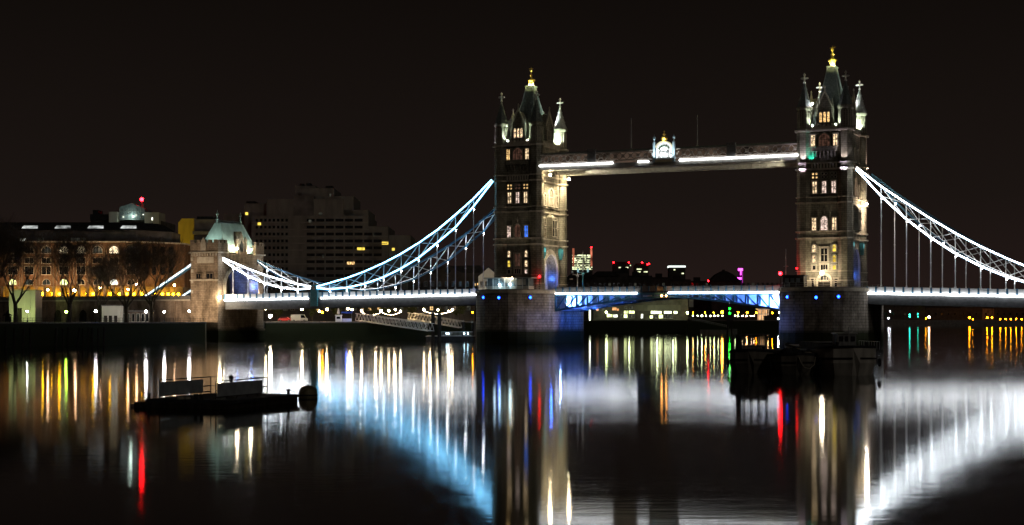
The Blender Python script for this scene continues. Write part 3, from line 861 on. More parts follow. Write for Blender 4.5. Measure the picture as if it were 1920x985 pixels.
wl((-33, 0, 43.6), 12000, (1, .88, .66), (-12, 6.4, 44.6), wkF, 7.3, spot=60)
wl((33, 0, 43.6), 8000, (1, .88, .66), (12, 6.4, 44.6), wkF, 7.3, spot=60)
wl((-33, -7.2, 43.6), 9000, (1, .88, .66), (-10, -7.2, 44.6), wkN, -7.3, spot=60)
wl((33, -7.2, 43.4), 7000, (1, .88, .66), (10, -7.2, 44.6), wkN, -7.3, spot=60)
# the crest on the near walkway
OC = (0, -7.3, 44.5)
yc = -9.35
cr = MB(OC)
pts = arch_pts(2.15, 49.0, 50.5, pointed=False)
cr.prism([(-2.15, 45.6)] + pts + [(2.15, 45.6)], 'y', yc - .25, yc)
crest = cr.build('crest', WHITEPAINT, wkN)
crest['label'] = 'floodlit royal crest panel with gold crown and pale blue posts'
fr = MB(OC)
ip, op = arch_pts(2.0, 49.0, 50.35, pointed=False), arch_pts(2.3, 49.0, 50.7, pointed=False)
for k in range(len(ip) - 1): fr.prism([ip[k], ip[k + 1], op[k + 1], op[k]], 'y', yc - .5, yc - .251)
fr.box(-2.5, 2.5, yc - .6, yc - .252, 45.3, 45.85)
fr.build('crest_frame', plain('pale_gilt', (0.75, 0.68, 0.42), 0.4, 0.3, var=.1), crest)
for sx in (-1, 1):
    p = MB(OC)
    p.box(sx * 2.62 - .3, sx * 2.62 + .3, yc - .62, yc + .1, 45.3, 50.2)
    p.lathe([(.3, 50.2), (.42, 50.35), (.16, 50.6), (.12, 51.0), (.4, 51.3), (.34, 51.75), (.12, 51.95), (.05, 52.4)], (sx * 2.62, yc - .25), 8)
    p.build('crest_post', plain('pale_blue_paint', (0.42, 0.58, 0.66), 0.45, var=.1), crest)
sh = MB(OC)
sh.prism([(-.75, 47.9), (.75, 47.9), (.75, 46.9), (.4, 46.35), (0, 46.1), (-.4, 46.35), (-.75, 46.9)], 'y', yc - .5, yc - .252)
sh.build('shield', LEAD, crest)
for sx in (-1, 1):
    s = MB(OC)       # rampant supporter: haunch, body, neck, head, forelegs
    s.path([(sx * 1.55, yc - .4, 46.2), (sx * 1.35, yc - .42, 46.9), (sx * 1.25, yc - .42, 47.7), (sx * 1.05, yc - .42, 48.2), (sx * .85, yc - .42, 48.15)], .19, 6)
    s.path([(sx * 1.25, yc - .42, 47.5), (sx * .85, yc - .42, 47.3)], .1); s.path([(sx * 1.3, yc - .42, 47.0), (sx * .95, yc - .42, 46.5)], .11)
    s.path([(sx * 1.55, yc - .4, 46.5), (sx * 1.85, yc - .4, 47.1), (sx * 1.7, yc - .4, 47.6)], .07)
    s.build('supporter', GREYSTEEL, crest)
m = MB(OC)
for k in range(7):
    a = PI * (k + .5) / 7
    m.ball((1.35 * math.cos(a), yc - .36, 48.45 + .95 * math.sin(a)), .26, 6, 4)
m.build('mantling', plain('dark_green_enamel', (.05, .10, .05), .5), crest)
cw = MB(OC)
cw.lathe([(.62, 50.5), (.7, 50.65), (.62, 50.9), (.85, 51.4), (.6, 51.85), (.2, 52.0), (.5, 52.25), (.5, 52.45), (.12, 52.5), (.12, 52.85), (.28, 53.0), (.2, 53.25), (.03, 53.35)], (0, yc - .2), 10)
for k in range(8): cw.ball((.8 * math.cos(k * PI / 4), yc - .2 + .8 * math.sin(k * PI / 4), 51.2), .16, 5, 4)
cw.build('crown', GOLD, crest)
for x in (-2.0, 0, 2.0):
    wl((x, -12.4, 46.0), 1150, (.90, .97, 1.0), (x * .8, yc, 48.6), wkN, -7.3, spot=75)
wl((0, -11.2, 49.8), 1200, (1.0, .9, .6), (0, -9.5, 52.2), wkN, -7.3, spot=60)
for i, (px, py) in enumerate(((1183.5, 222), (1307.5, 216))):
    p = atY(px, 280, -7.3)
    r = thing('flagpole', ('bare flagpole on the high walkway, on the side of the crest towards the farther tower', 'bare flagpole on the high walkway, between the crest and the nearer tower')[i], 'flagpole', (p.x, -7.3, 49.1), group='flagpoles on the walkway')
    a = MB(r.location); a.tube((p.x, -7.3, 49.05), (p.x, -7.3, atY(px, py, -7.3).z), .15, .09, 6); a.build('pole', WHITEPAINT, r)
    a = MB(r.location); zt = atY(px, py, -7.3).z; a.ball((p.x, -7.3, zt + .12), .16, 6, 5); a.build('finial', GREYSTEEL, r)
    a = MB(r.location); a.box(p.x - .3, p.x + .3, -7.6, -7.0, 49.11, 49.4); a.build('base', GREYSTEEL, r)

# ------------------------------------------------------------------ bascules
def zb(x):     # underside of the bascule truss
    t = abs(x) / 30.4
    return 10.75 - 3.5 * t ** 1.5
def bascule(sg, label):
    root = thing('bascule', label, 'bascule', (sg * 15.2, 0, 9.0), group='bascule leaves between the piers')
    O = (sg * 15.2, 0, 9.0)
    xs = [sg * (0.15 + 30.2 * i / 10) for i in range(11)]
    d = MB(O); d.box(*sorted((xs[0], xs[-1])), -8.6, 8.6, 11.85, 12.2); d.build('road_deck', ASPHALT, root)
    for y, s2 in ((-8.9, -1), (8.9, 1)):
        t = MB(O)
        t.box(*sorted((xs[0], xs[-1])), y - .22, y + .22, 11.2, 11.84)
        for i in range(10):
            a, b = xs[i], xs[i + 1]
            t.beam((a, y, zb(a)), (b, y, zb(b)), .5, .5)
            t.box(b - .2, b + .2, y - .2, y + .2, zb(b), 11.3)
            if i > 2: t.beam((a, y, 11.3), (b, y, zb(b)), .3, .34)
        t.build('outer_truss', BLUEPAINT, root)
        pp = MB(O); pp.box(*sorted((xs[0], xs[-1])), y - .12, y + .12, 12.2, 12.32); pp.box(*sorted((xs[0], xs[-1])), y - .16, y + .16, 13.35, 13.5)
        pp.box(*sorted((xs[0], xs[-1])), y - .05, y + .05, 12.32, 13.35); pp.build('parapet', GREYSTEEL, root)
        for i in range(16):
            x = sg * (.3 + 29.9 * i / 15)
            q = MB(O); q.box(x - .17, x + .17, y - .24, y + .24, 12.2, 13.56); q.build('parapet_post', BLUEPAINT, root)
        l = MB(O)
        a0 = 7.4 if sg < 0 else 1.0
        k = 9
        for i in range(k):
            x0, x1 = sg * (a0 + (30.2 - a0) * i / k), sg * (a0 + (30.2 - a0) * (i + 1) / k)
            l.box(*sorted((x0, x1)), y + s2 * .24, y + s2 * .52, 11.55, 11.95)
        l.build('light_strip', LEDDECK, root)
    for y in (-5.2, 0, 5.2):
        t = MB(O)
        poly = [(xs[0], 11.84)] + [(x, zb(x) + .15) for x in xs] + [(xs[-1], 11.84)]
        t.prism(poly, 'y', y - .1, y + .1)
        for i in range(1, 11): t.box(xs[i] - .12, xs[i] + .12, y - .3, y + .3, zb(xs[i]) + .1, 11.83)
        t.build('inner_girder', WHITEPAINT, root)
    c = MB(O)
    for i in range(1, 11):
        c.beam((xs[i], -8.6, zb(xs[i]) + .1), (xs[i], 8.6, zb(xs[i]) + .1), .25, .25)
    for i in range(1, 10):
        for y in (-7, -2.6, 2.6, 7): c.beam((xs[i], y, zb(xs[i]) + .1), (xs[i + 1], y, zb(xs[i + 1]) + .1), .2, .2)
    c.build('cross_beam', WHITEPAINT, root)
    q = MB(O); q.box(*sorted((sg * .3, sg * .9)), -9.5, -9.05, 10.8, 11.2); qo = q.build('signal_box', DARKSTEEL, root)
    q = MB(O); q.ball((sg * .6, -9.7, 11.0), .22, 8, 6); q.build('orange_signal', ORANGESIG, qo)
    for y, pw in ((-7.0, 1500), (-2.6, 500), (2.6, 500), (7.0, 500)):
        lamp('SPOT', (sg * 30.0 - O[0], y, 8.3 - 9.0), pw * 30.0, (.05, .18, 1.0), root, (sg * 12 - O[0], y + (.9 if y < -5 else 0), 11.2 - 9.0), spot=75, size=.2)
        lamp('SPOT', (sg * 29.6 - O[0], y, 9.6 - 9.0), pw * 7, (.22, .40, 1.0), root, (sg * 24 - O[0], y, 9.8 - 9.0), size=.2, spot=150, blend=.5)
    return root
def blue_wash(sg):
    return [lamp('SPOT', (sg * 24.0, y, 9.0), 1700, (.02, .10, 1.0), None, (sg * 30.5, y, 3.5), size=.2, spot=100) for y in (-3.0, 4.5)]
blue_wash(-1); blue_wash(1)
bascule(-1, 'closed blue-lit bascule leaf hinged on the farther pier')
bascule(1, 'closed blue-lit bascule leaf hinged on the nearer pier')

# ------------------------------------------------------------------ suspended side spans: roads and chains
def deckz(x):
    return 11.55 + (x + 52.5) * 0.0135 if x < 0 else 11.2 - (x - 52.5) * 0.0265
def road_span(xa, xb, label, far_end):
    O = ((xa + xb) / 2, 0, 9.5)
    root = thing('suspended_road', label, 'road deck', O, group='suspended side spans of the bridge')
    n = 20
    X = [xa + (xb - xa) * i / n for i in range(n + 1)]
    d = MB(O); g = MB(O)
    for a, b in zip(X[:-1], X[1:]):
        za, zc = deckz(a), deckz(b)
        d.add([(a, -8.6, za + .2), (b, -8.6, zc + .2), (b, 8.6, zc + .2), (a, 8.6, za + .2), (a, -8.6, za + .6), (b, -8.6, zc + .6), (b, 8.6, zc + .6), (a, 8.6, za + .6)],
              [(0, 3, 2, 1), (4, 5, 6, 7), (0, 1, 5, 4), (2, 3, 7, 6)])
        for y in (-8.8, -3, 3, 8.8):
            g.add([(a, y - .15, za - 2.6), (b, y - .15, zc - 2.6), (b, y + .15, zc - 2.6), (a, y + .15, za - 2.6), (a, y - .15, za + .17), (b, y - .15, zc + .17), (b, y + .15, zc + .17), (a, y + .15, za + .17)],
                  [(0, 3, 2, 1), (4, 5, 6, 7), (0, 1, 5, 4), (2, 3, 7, 6)])
    d.build('road_surface', ASPHALT, root)
    g.build('girder', DARKGIRDER, root)
    c = MB(O)
    for x in X: c.box(x - .15, x + .15, -8.6, 8.6, deckz(x) - 1.4, deckz(x) + .15)
    c.build('cross_girder', DARKGIRDER, root)
    for y, s2 in ((-9.0, -1), (9.0, 1)):
        p = MB(O)
        for a, b in zip(X[:-1], X[1:]):
            for lo, hi, t in ((.42, 1.55, .07), (1.55, 1.72, .16), (.3, .42, .12)):
                p.add([(a, y - t, deckz(a) + lo), (b, y - t, deckz(b) + lo), (b, y + t, deckz(b) + lo), (a, y + t, deckz(a) + lo), (a, y - t, deckz(a) + hi), (b, y - t, deckz(b) + hi), (b, y + t, deckz(b) + hi), (a, y + t, deckz(a) + hi)],
                      [(0, 3, 2, 1), (4, 5, 6, 7), (0, 1, 5, 4), (2, 3, 7, 6)])
        p.build('parapet', WHITEPAINT, root)
        m = int(abs(xb - xa) / 2.15)
        for i in range(m + 1):
            x = xa + (xb - xa) * i / m
            q = MB(O); q.box(x - .22, x + .22, y - .26, y + .26, deckz(x) + .3, deckz(x) + 1.8); q.build('parapet_post', BLUEPAINT, root)
        l = MB(O)
        for a, b in zip(X[:-1], X[1:]):
            if abs((a + b) / 2) > 102.3 and abs((a + b) / 2) < 105.8 and xa < 0: continue
            y0, y1 = sorted((y + s2 * .2, y + s2 * .5))
            l.add([(a, y0, deckz(a) - .12), (b, y0, deckz(b) - .12), (b, y1, deckz(b) - .12), (a, y1, deckz(a) - .12), (a, y0, deckz(a) + .26), (b, y0, deckz(b) + .26), (b, y1, deckz(b) + .26), (a, y1, deckz(a) + .26)],
                  [(0, 3, 2, 1), (4, 5, 6, 7), (0, 1, 5, 4), (2, 3, 7, 6)])
        l.build('light_strip', LEDDECK, root)
    return root
road_span(-134.2, -53.2, 'suspended road between the abutment tower and the farther main tower', -1)
road_span(51.6, 132.5, 'suspended road running out of view beyond the nearer main tower', 1)

# chord nodes read off as heights over the chain plane
upL = [atY(*p, -9.0) for p in ((923, 338), (888, 374), (854, 404.4), (821, 432), (786.6, 456), (752.3, 477), (720, 494), (684, 510), (650, 522.5), (618, 531.5), (594, 538.5))]
loL = [atY(*p, -9.0) for p in ((925, 341), (888, 389), (854, 428), (819.6, 457), (785, 485), (752, 504.7), (719, 521), (684, 533), (650, 540.5), (618, 543), (594, 541.0))]
upS = [atY(*p, -9.0) for p in ((416, 483), (437, 492), (465, 504), (496, 515.5), (527, 525), (558, 533), (586, 538.5))]
loS = [atY(*p, -9.0) for p in ((418, 487), (437, 501), (465, 517.5), (496, 531), (527, 540), (558, 543.5), (586, 541))]
upR = [atY(*p, -9.0) for p in ((1607, 315), (1652, 350), (1699.6, 381.5), (1745, 410.5), (1791, 437.5), (1838.5, 462.7), (1886, 484.5), (1932, 503), (1978, 519), (2020, 531), (2052, 537))]
loR = [atY(*p, -9.0) for p in ((1606, 318), (1652, 368), (1699.6, 411.6), (1745, 446), (1791, 475.5), (1838.5, 499.5), (1886, 519), (1932, 533), (1978, 540), (2020, 542), (2052, 540))]
upQ = [Vector((120.6 + 2.6 * i, -9, 14.0 + i * 1.55)) for i in range(6)]
loQ = [Vector((120.6 + 2.6 * i, -9, 13.6 + i * (.5 + .21 * i))) for i in range(6)]

def chain(segs, Y, label, strips, hinge=None, skip=()):
    mid = segs[0][0][len(segs[0][0]) // 2]
    O = (mid.x, Y, mid.z)
    root = thing('suspension_chain', label, 'suspension chain', O, group='suspension chains of the side spans')
    s2 = -1 if Y < 0 else 1
    def at(p): return Vector((p.x, Y, p.z))
    for (U, L), mat in zip(segs, strips):
        for nm, P in (('upper_chord', U), ('lower_chord', L)):
            c = MB(O)
            for a, b in zip(P[:-1], P[1:]): c.beam(at(a), at(b), .6, .44)
            c.build(nm, BLUEPAINT, root)
            st = MB(O)
            for a, b in zip(P[:-1], P[1:]):
                off = Vector((0, s2 * .42, .06))
                st.beam(at(a) + off, at(b) + off, .2, .25)
            st.build('light_strip', mat, root)
        ft = MB(O)
        for a, b in zip(L[:-1], L[1:]): ft.beam(at(a) + Vector((0, -.1, .26)), at(b) + Vector((0, -.1, .26)), .08, .05)
        ft.build('bracing_fill', BRACEFILL, root)  # thin glowing strip added to brighten the bracing
        br = MB(O)
        for i in range(len(U) - 1):
            if i: br.beam(at(U[i]), at(L[i]), .22, .17)
            if (at(U[i]) - at(L[i])).length > .8 or (at(U[i + 1]) - at(L[i + 1])).length > .8:
                br.beam(at(U[i]), at(L[i + 1]), .16, .17); br.beam(at(L[i]) + Vector((0, .1, 0)), at(U[i + 1]) + Vector((0, .1, 0)), .16, .17)
        br.build('bracing', WHITEPAINT, root)
        for i in range(1, len(L) - 1):
            p = at(L[i]); zt = deckz(p.x) + 1.7
            if p.z - zt < .7: continue
            h = MB(O); h.tube(p, (p.x, Y, zt), .13, n=6); h.lathe([(.15, (p.z + zt) / 2 - .2), (.2, (p.z + zt) / 2), (.15, (p.z + zt) / 2 + .2)], (p.x, Y), 6)
            h.lathe([(.3, zt), (.14, zt + .6)], (p.x, Y), 6)
            ho = h.build('hanger', WHITEPAINT, root)
            nl = MB(O); nl.ball((p.x + .3, Y - .3, p.z - .6), .16, 6, 5); nl.build('node_lamp', NODE, ho)
            if Y > 0 and p.x < 0: lamp('POINT', (p.x + .4 - O[0], Y - 1.1 - O[1], (p.z + U[i].z) / 2 - O[2]), 110, (.96, .98, 1.0), root, size=.1)
    if hinge is not None:
        h = MB(O); q = at(hinge)
        h.tube((q.x, Y - .7, q.z), (q.x, Y + .7, q.z), 1.0, n=14); h.box(q.x - 1.1, q.x + 1.1, Y - .55, Y + .55, deckz(q.x) - 2.2, q.z - .6)
        ho = h.build('hinge_block', TEALPAINT, root)
        k = MB(O); k.tube((q.x, Y + s2 * .7, q.z), (q.x, Y + s2 * .85, q.z), .55, n=12); k.build('hinge_pin', BROWNSTEEL, ho)
    return root
hL = atY(590, 540.5, -9)
chain([(upL, loL), (upS, loS)], -9.0, 'nearer ice-blue lit chain sweeping from the farther tower down to the abutment tower', (LEDBLUE, LED), hL)
chain([(upL, loL), (upS, loS)], 9.0, 'unlit rear chain behind the ice-blue chain, white bracing and small lamps at its hangers', (LEDBLUE, LED), hL)
hR = Vector((119.9, -9, 13.8))
chain([(upR, loR), (upQ, loQ)], -9.0, 'brilliant white chain falling from the nearer tower out of the picture', (LED, LED), hR)
chain([(upR, loR), (upQ, loQ)], 9.0, 'rear chain just behind the brilliant white chain at the nearer tower', (LED, LED), hR)

# ------------------------------------------------------------------ abutment tower
AX0, AX1 = -144.0, -134.6
ZG = 4.0
O = ((AX0 + AX1) / 2, 0, WATER)
ab = thing('abutment_tower', 'low brown stone gate tower with green copper roof where the chain meets the bank', 'gate tower', O)
b = MB(O); b.box(AX0, AX1, -12, 12, -4, 10.6); b.box(AX0 - .4, AX1 + .4, -12.4, 12.4, -4, 2.2); b.build('pier_base', ABUT, ab)
b = MB(O)
ap = arch_pts(8.3, 15.0, 20.6)
b.prism([(-12, 10.603), (-8.3, 10.603)] + ap + [(8.3, 10.603), (12, 10.603), (12, 24.2), (-12, 24.2)], 'x', AX0, AX1)
b.build('wall', ABUT, ab)
for sy in (-1, 1):      # flanking turret blocks with battlements
    b = MB(O)
    y0, y1 = sorted((sy * 12.15, sy * 7.2))
    b.box(AX0 - .15, AX1 + .15, y0, y1, 24.6, 27.2)
    for i in range(5):
        x = AX0 + .7 + i * 2.0
        b.box(x - .6, x + .6, *sorted((sy * 12.16, sy * 11.7)), 27.2, 28.1)
    for i in range(3):
        y = sy * (8.0 + i * 1.8)
        for x in (AX0 + .1, AX1 - .1): b.box(x - .25, x + .25, y - .6, y + .6, 27.2, 28.1)
    bo = b.build('battlement_block', ABUT, ab)
    g = MB(O); xm = (AX0 + AX1) / 2
    g.prism([(xm - .9, 25.0), (xm + .9, 25.0), (xm + .9, 27.4), (xm, 28.8), (xm - .9, 27.4)], 'y', sy * 12.16, sy * 12.6); g.build('shield_gable', TRIM, bo)
    c = MB(O); c.box(AX0 - .5, AX1 + .5, *sorted((sy * 12.5, sy * 7.0)), 24.2, 24.6)
    for i in range(10):
        x = AX0 + .5 + i * .93
        c.box(x - .2, x + .2, *sorted((sy * 12.005, sy * 12.4)), 23.4, 24.19)
    c.build('cornice', TRIM, ab)
    for (z0, z1, x0, x1) in ((20.5, 22.5, AX0 + 2.2, AX0 + 8.0),):
        p = MB(O); p.box(x0, x1, *sorted((sy * 12.0, sy * 12.12)), z0 + .8, z1 + .6); p.build('frieze', TRIM, ab)
    for x, z0, z1, wd in ((AX0 + 2.8, 16.8, 18.2, 1.6), (AX0 + 6.7, 16.8, 18.2, 2.2)):
        window(ab, O, '-Y' if sy < 0 else '+Y', x, z0, z1, wd, GLASS, 12.0, False, 1, frame=ABUT, fw=.2, depth=.3)
    for z in (12.5, 15.5, 18.6, 22):
        qn = MB(O)
        qn.box(AX0 + .1, AX0 + .9, *sorted((sy * 12.003, sy * 12.15)), z, z + 1.0); qn.build('quoin', TRIM, ab)
    s = MB(O); s.box(AX0 - .2, AX1 + .2, *sorted((sy * 12.003, sy * 12.35)), 16.2, 16.55); s.build('string_course', TRIM, ab)
    s = MB(O); s.box(AX0 + 3.6, AX0 + 5.3, *sorted((sy * 12.003, sy * 12.2)), 10.8, 16.19); s.build('buttress', ABUT, ab)
am = MB(O)
for gq, d in ((0.0, .55), (.5, .3)):
    ip, op = arch_pts(8.32 + gq, 15.0, 20.62 + gq), arch_pts(8.75 + gq, 15.0, 21.05 + gq)
    for k in range(len(ip) - 1):
        am.prism([ip[k], ip[k + 1], op[k + 1], op[k]], 'x', AX1, AX1 + d)
    for sy in (-1, 1): am.box(AX1, AX1 + d, *sorted((sy * (8.32 + gq), sy * (8.75 + gq))), 12.2, 15.0)
am.build('arch_moulding', TRIM, ab)
rf = MB(O)
def rect2(x0, x1, y0, y1, z): return [(x0, y0, z), (x1, y0, z), (x1, y1, z), (x0, y1, z)]
rf.loft([rect2(AX0 + .3, AX1 - .3, -8.6, 9.4, 24.6), rect2(AX0 + .6, AX1 - .6, -8.2, 9.0, 26.3), rect2(AX0 + 2.2, AX1 - 2.2, -6.6, 7.6, 30.0), rect2(AX0 + 3.7, AX1 - 3.7, -5.4, 6.6, 33.4)])
ro = rf.build('roof', COPPER, ab)
xm = (AX0 + AX1) / 2
rd = MB(O); rd.box(xm - .45, xm + .45, -5.2, 6.4, 33.4, 33.75)
for i in range(18):
    rd.box(xm - .08, xm + .08, -5.0 + i * .65, -4.8 + i * .65, 33.75, 34.15)
rd.box(xm - .06, xm + .06, -5.0, 6.2, 34.15, 34.25); rd.build('ridge_cresting', COPPER, ro)
for y in (-5.4, 6.6):
    f = MB(O); f.lathe([(.5, 33.2), (.34, 34.2), (.5, 34.5), (.2, 34.9), (.18, 35.5), (.5, 35.9), (.3, 36.3), (.08, 36.6), (.03, 37.2)], (xm, y), 8); f.build('finial', COPPER, ro)
d = MB(O)
d.prism([(-2.0, 24.3), (2.0, 24.3), (2.0, 27.2), (0, 31.0), (-2.0, 27.2)], 'x', AX1 - 3.4, AX1 + .1)
for sy in (-1, 1):
    d.lathe([(.4, 24.3), (.38, 28.2), (.55, 28.4), (.1, 29.6)], (AX1 + .05, sy * 2.3), 6)
do = d.build('gable_dormer', ABUT, ab)
g = MB(O); g.prism([(-.8, 25.0), (.8, 25.0), (.8, 27.0), (0, 28.4), (-.8, 27.0)], 'x', AX1 + .11, AX1 + .2); g.build('gable_window', LITDIM, do)
for y in (-3.6, 3.6):
    f = MB(O); f.ball((AX1 + .9, y, 25.7), .34, 8, 6); f.build('floodlight', WARMBIG, ab)
    f = MB(O); f.box(AX1 - .02, AX1 + .9, y - .1, y + .1, 25.1, 25.3); f.build('lamp_bracket', DARKSTEEL, ab)
def al(kind, loc, p, col, tgt=None, **k):
    return lamp(kind, Vector(loc) - Vector(O), p, col, ab, None if tgt is None else Vector(tgt) - Vector(O), **k)
TEALW = (.82, 1.0, .92)
al('SPOT', (AX1 + 3.2, -5, 25.2), 2600, TEALW, (xm, -1, 30.5), spot=95)
al('SPOT', (AX1 + 3.2, 6, 25.2), 2600, TEALW, (xm, 3, 30.5), spot=95)
al('SPOT', (xm, -11.2, 28.5), 1300, TEALW, (xm, -5.5, 31.5), spot=100)
al('POINT', (AX1 + 1.2, -3.6, 26.2), 160, (1, .84, .62), None, size=.2)
al('POINT', (AX1 + 1.2, 3.6, 26.2), 160, (1, .84, .62), None, size=.2)
al('SPOT', (xm + 2.0, -30, 4.6), 24000, (1.0, .73, .48), (xm, -12, 11), spot=85, blend=.8)
al('POINT', (AX1 + 1.3, -11.0, 12.6), 420, (1.0, .82, .60), None, size=.2)
for y, c, p in ((4.5, (.05, .18, 1.0), 700), (6.9, (.8, .85, 1.0), 330), (7.4, (.05, .18, 1.0), 900)):
    al('POINT', (xm + 2.0 + (y - 6) * 1.2, y, 15.0), p, c, None, size=.25)
al('POINT', (AX1 + 1.0, 8.9, 13.0), 160, (1.0, .72, .45), None, size=.2)
f = MB(O); f.ball((AX1 + .9, -12.4, 11.3), .42, 8, 6); f.build('floodlight', WARMBIG, ab)
# land ties running down behind the abutment
for Y, tint in ((-9.0, 'nearer white-lit land tie slanting down left of the abutment tower'), (9.0, 'rear land tie slanting down behind the abutment tower')):
    p0, p1 = Vector((AX0, Y, 21.8)), Vector((-163.0, Y, 11.2))
    r = thing('land_tie', tint, 'bridge tie', p1, group='land ties behind the abutment tower')
    t = MB(p1); t.beam(p0, p1, .8, 1.0); t.build('tie_girder', BLUEPAINT, r)
    t = MB(p1); o5 = Vector((0, -.45, .2)); t.beam(p0 + o5, p1 + o5, .08, .5); t.build('light_strip', LEDDIM, r)
    t = MB(p1)
    for k in range(10):
        a = p0.lerp(p1, (k + .2) / 10) + Vector((0, -.47, -.2)); c = p0.lerp(p1, (k + .8) / 10) + Vector((0, -.47, -.2)); t.beam(a, c, .06, .2)
    t.build('lacing', WHITEPAINT, r)

# ------------------------------------------------------------------ river banks
def P2(px, Z):
    v = W(px, YH, Z); return (v.x, v.y)
BZ = 4.2
bank = [P2(-120, 345), P2(382, 435.8), (atY(385, 600, -12.3).x, -12.0), (-135.0, 12.3), P2(560, 486), P2(885, 520), P2(1050, 690), P2(1100, 735), P2(1480, 765), P2(1620, 1500), P2(2150, 1600), P2(2600, 9000), P2(-900, 9000), P2(-700, 500)]
b = MB((0, 0, BZ)); b.prism(bank, 'z', -4, BZ); struct(b.build('ground', PAVING))
def wallstrip(pts, z0, z1, name, label, cop=True, mat=QUAY, cat='river wall'):
    o = Vector((pts[0][0], pts[0][1], z0))
    r = thing(name, label, cat, o, group='river walls')
    m = MB(o); c = MB(o)
    for a, d in zip(pts[:-1], pts[1:]):
        A, D = Vector(a + (0,)), Vector(d + (0,))
        nv = (D - A).normalized().cross(Vector((0, 0, 1)))
        def quad(off, t): return [tuple((A + nv * off)[:2]), tuple((D + nv * off)[:2]), tuple((D + nv * (off + t))[:2]), tuple((A + nv * (off + t))[:2])]
        m.prism(quad(-.3, .6), 'z', z0, z1)
        c.prism(quad(-.5, .9), 'z', z1 + .003, z1 + .3)
    m.build('masonry', mat, r); c.build('coping', TRIM if mat is ABUT else GREYSTONE, r)
    return r
qx = atY(386, 600, -12.45)
wallstrip([P2(-120, 344.5), P2(383, 435), (qx.x, -12.6)], -4, 3.9, 'river_wall', 'dark weedy river wall below the bare trees and brick building')
wallstrip([(-134.4, 12.5), P2(560, 485.5), P2(885, 519.5)], -4, 3.8, 'river_wall', 'dark quay wall under the left suspended road with lamps along it')
wallstrip([P2(1050, 689), P2(1100, 734), P2(1480, 764)], -4, 4.3, 'river_wall', 'long dark quay wall seen under the blue bascules')

def railing(pts, name, label, z, h=1.1, step=1.5, mat=DARKSTEEL, solid=True):
    o = Vector((pts[0][0], pts[0][1], z))
    r = thing(name, label, 'railing', o)
    m = MB(o); q = MB(o)
    for a, d in zip(pts[:-1], pts[1:]):
        A, D = Vector(a + (z,)), Vector(d + (z,))
        n = max(1, int((D - A).length / step))
        for i in range(n + 1):
            p = A.lerp(D, i / n); m.tube(p, p + Vector((0, 0, h)), .05, n=4)
        for k in (.45, 1): q.tube(A + Vector((0, 0, h * k)), D + Vector((0, 0, h * k)), .04, n=4)
        if solid:
            for i in range(n * 4):
                p = A.lerp(D, i / n / 4); q.tube(p + Vector((0, 0, .08)), p + Vector((0, 0, h)), .018, n=3)
    m.build('railing_posts', mat, r); q.build('rails', mat, r)
    return r
railing([P2(-100, 348.7), P2(382, 436)], 'embankment_railing', 'black iron railing on top of the river wall before the bare trees', BZ + .02)

# approach viaduct behind the trees
o = Vector((-144, -12, BZ))
v = thing('approach_viaduct', 'pale brick approach viaduct carrying the road left of the abutment tower', 'viaduct', o)
b = MB(o); b.box(-420, -144.2, -11.8, 11.8, BZ, 10.4); b.build('retaining_wall', STOCK, v)
b = MB(o); b.box(-420, -144.2, -12.2, 12.2, 10.403, 10.8); b.build('string_course', TRIM, v)
b = MB(o); b.box(-420, -144.2, -12.0, -11.7, 10.803, 11.9); b.box(-420, -144.2, 11.7, 12.0, 10.803, 11.9)
b.build('parapet', GREYSTONE, v)
for k in range(9):
    x = -150 - k * 9.5
    b = MB(o); b.box(x - .6, x + .6, -12.35, -11.805, BZ, 10.4); b.build('pilaster', STOCK, v)
    if k in (1, 3, 4, 6):
        b = MB(o); b.prism([(x - 6, BZ), (x - 6, 6.6), (x - 5.5, 7.5), (x - 4.7, 7.9), (x - 3.9, 7.5), (x - 3.4, 6.6), (x - 3.4, BZ)], 'y', -11.9, -11.803)
        b.build('arch_door', TIMBER, v)

# ------------------------------------------------------------------ buildings seen square-on from the river
def site(name, label, cat, px, Z, group=None, zb=BZ):
    p = W(px, YH, Z)
    r = thing(name, label, cat, (p.x, p.y, zb), TH, group)
    s = FPX / Z
    return r, (lambda q: (q - px) / s), (lambda y: CZ + (YH - y) / s - zb)
def bx(parent, name, mat, *boxes):
    m = MB()
    for q in boxes: m.box(*q)
    return m.build(name, mat, parent)
def fwin(parent, x0, x1, z0, z1, yf, mat, frame=TRIM, arch=False, mull=1, fw=.14, dp=.2):
    """window in a front wall at local y = yf (front faces -y)"""
    m = MB()
    if arch:
        hw = (x1 - x0) / 2; c = (x0 + x1) / 2
        il = [(x0, z0)] + [(c + a, z) for a, z in arch_pts(hw, z0 + (z1 - z0) * .3, z1, 5, False)] + [(x1, z0)]
        ol = [(x0 - fw, z0)] + [(c + a, z) for a, z in arch_pts(hw + fw, z0 + (z1 - z0) * .3, z1 + fw, 5, False)] + [(x1 + fw, z0)]
        for k in range(len(il) - 1): m.prism([ol[k], ol[k + 1], il[k + 1], il[k]], 'y', yf - dp, yf)
    else:
        il = [(x0, z0), (x0, z1), (x1, z1), (x1, z0)]
        m.box(x0 - fw, x0, yf - dp, yf, z0, z1); m.box(x1, x1 + fw, yf - dp, yf, z0, z1); m.box(x0 - fw, x1 + fw, yf - dp, yf, z1, z1 + fw)
    m.box(x0 - fw - .1, x1 + fw + .1, yf - dp - .12, yf, z0 - .18, z0)
    for k in range(mull):
        c = x0 + (x1 - x0) * (k + 1) / (mull + 1); m.box(c - .05, c + .05, yf - dp * .6, yf - .06, z0, z1 - (.15 if arch else 0))
    w_ = m.build('window', frame, parent)
    g = MB(); g.prism(il, 'y', yf - .05, yf - .012); g.build('pane', mat, w_)
    return w_

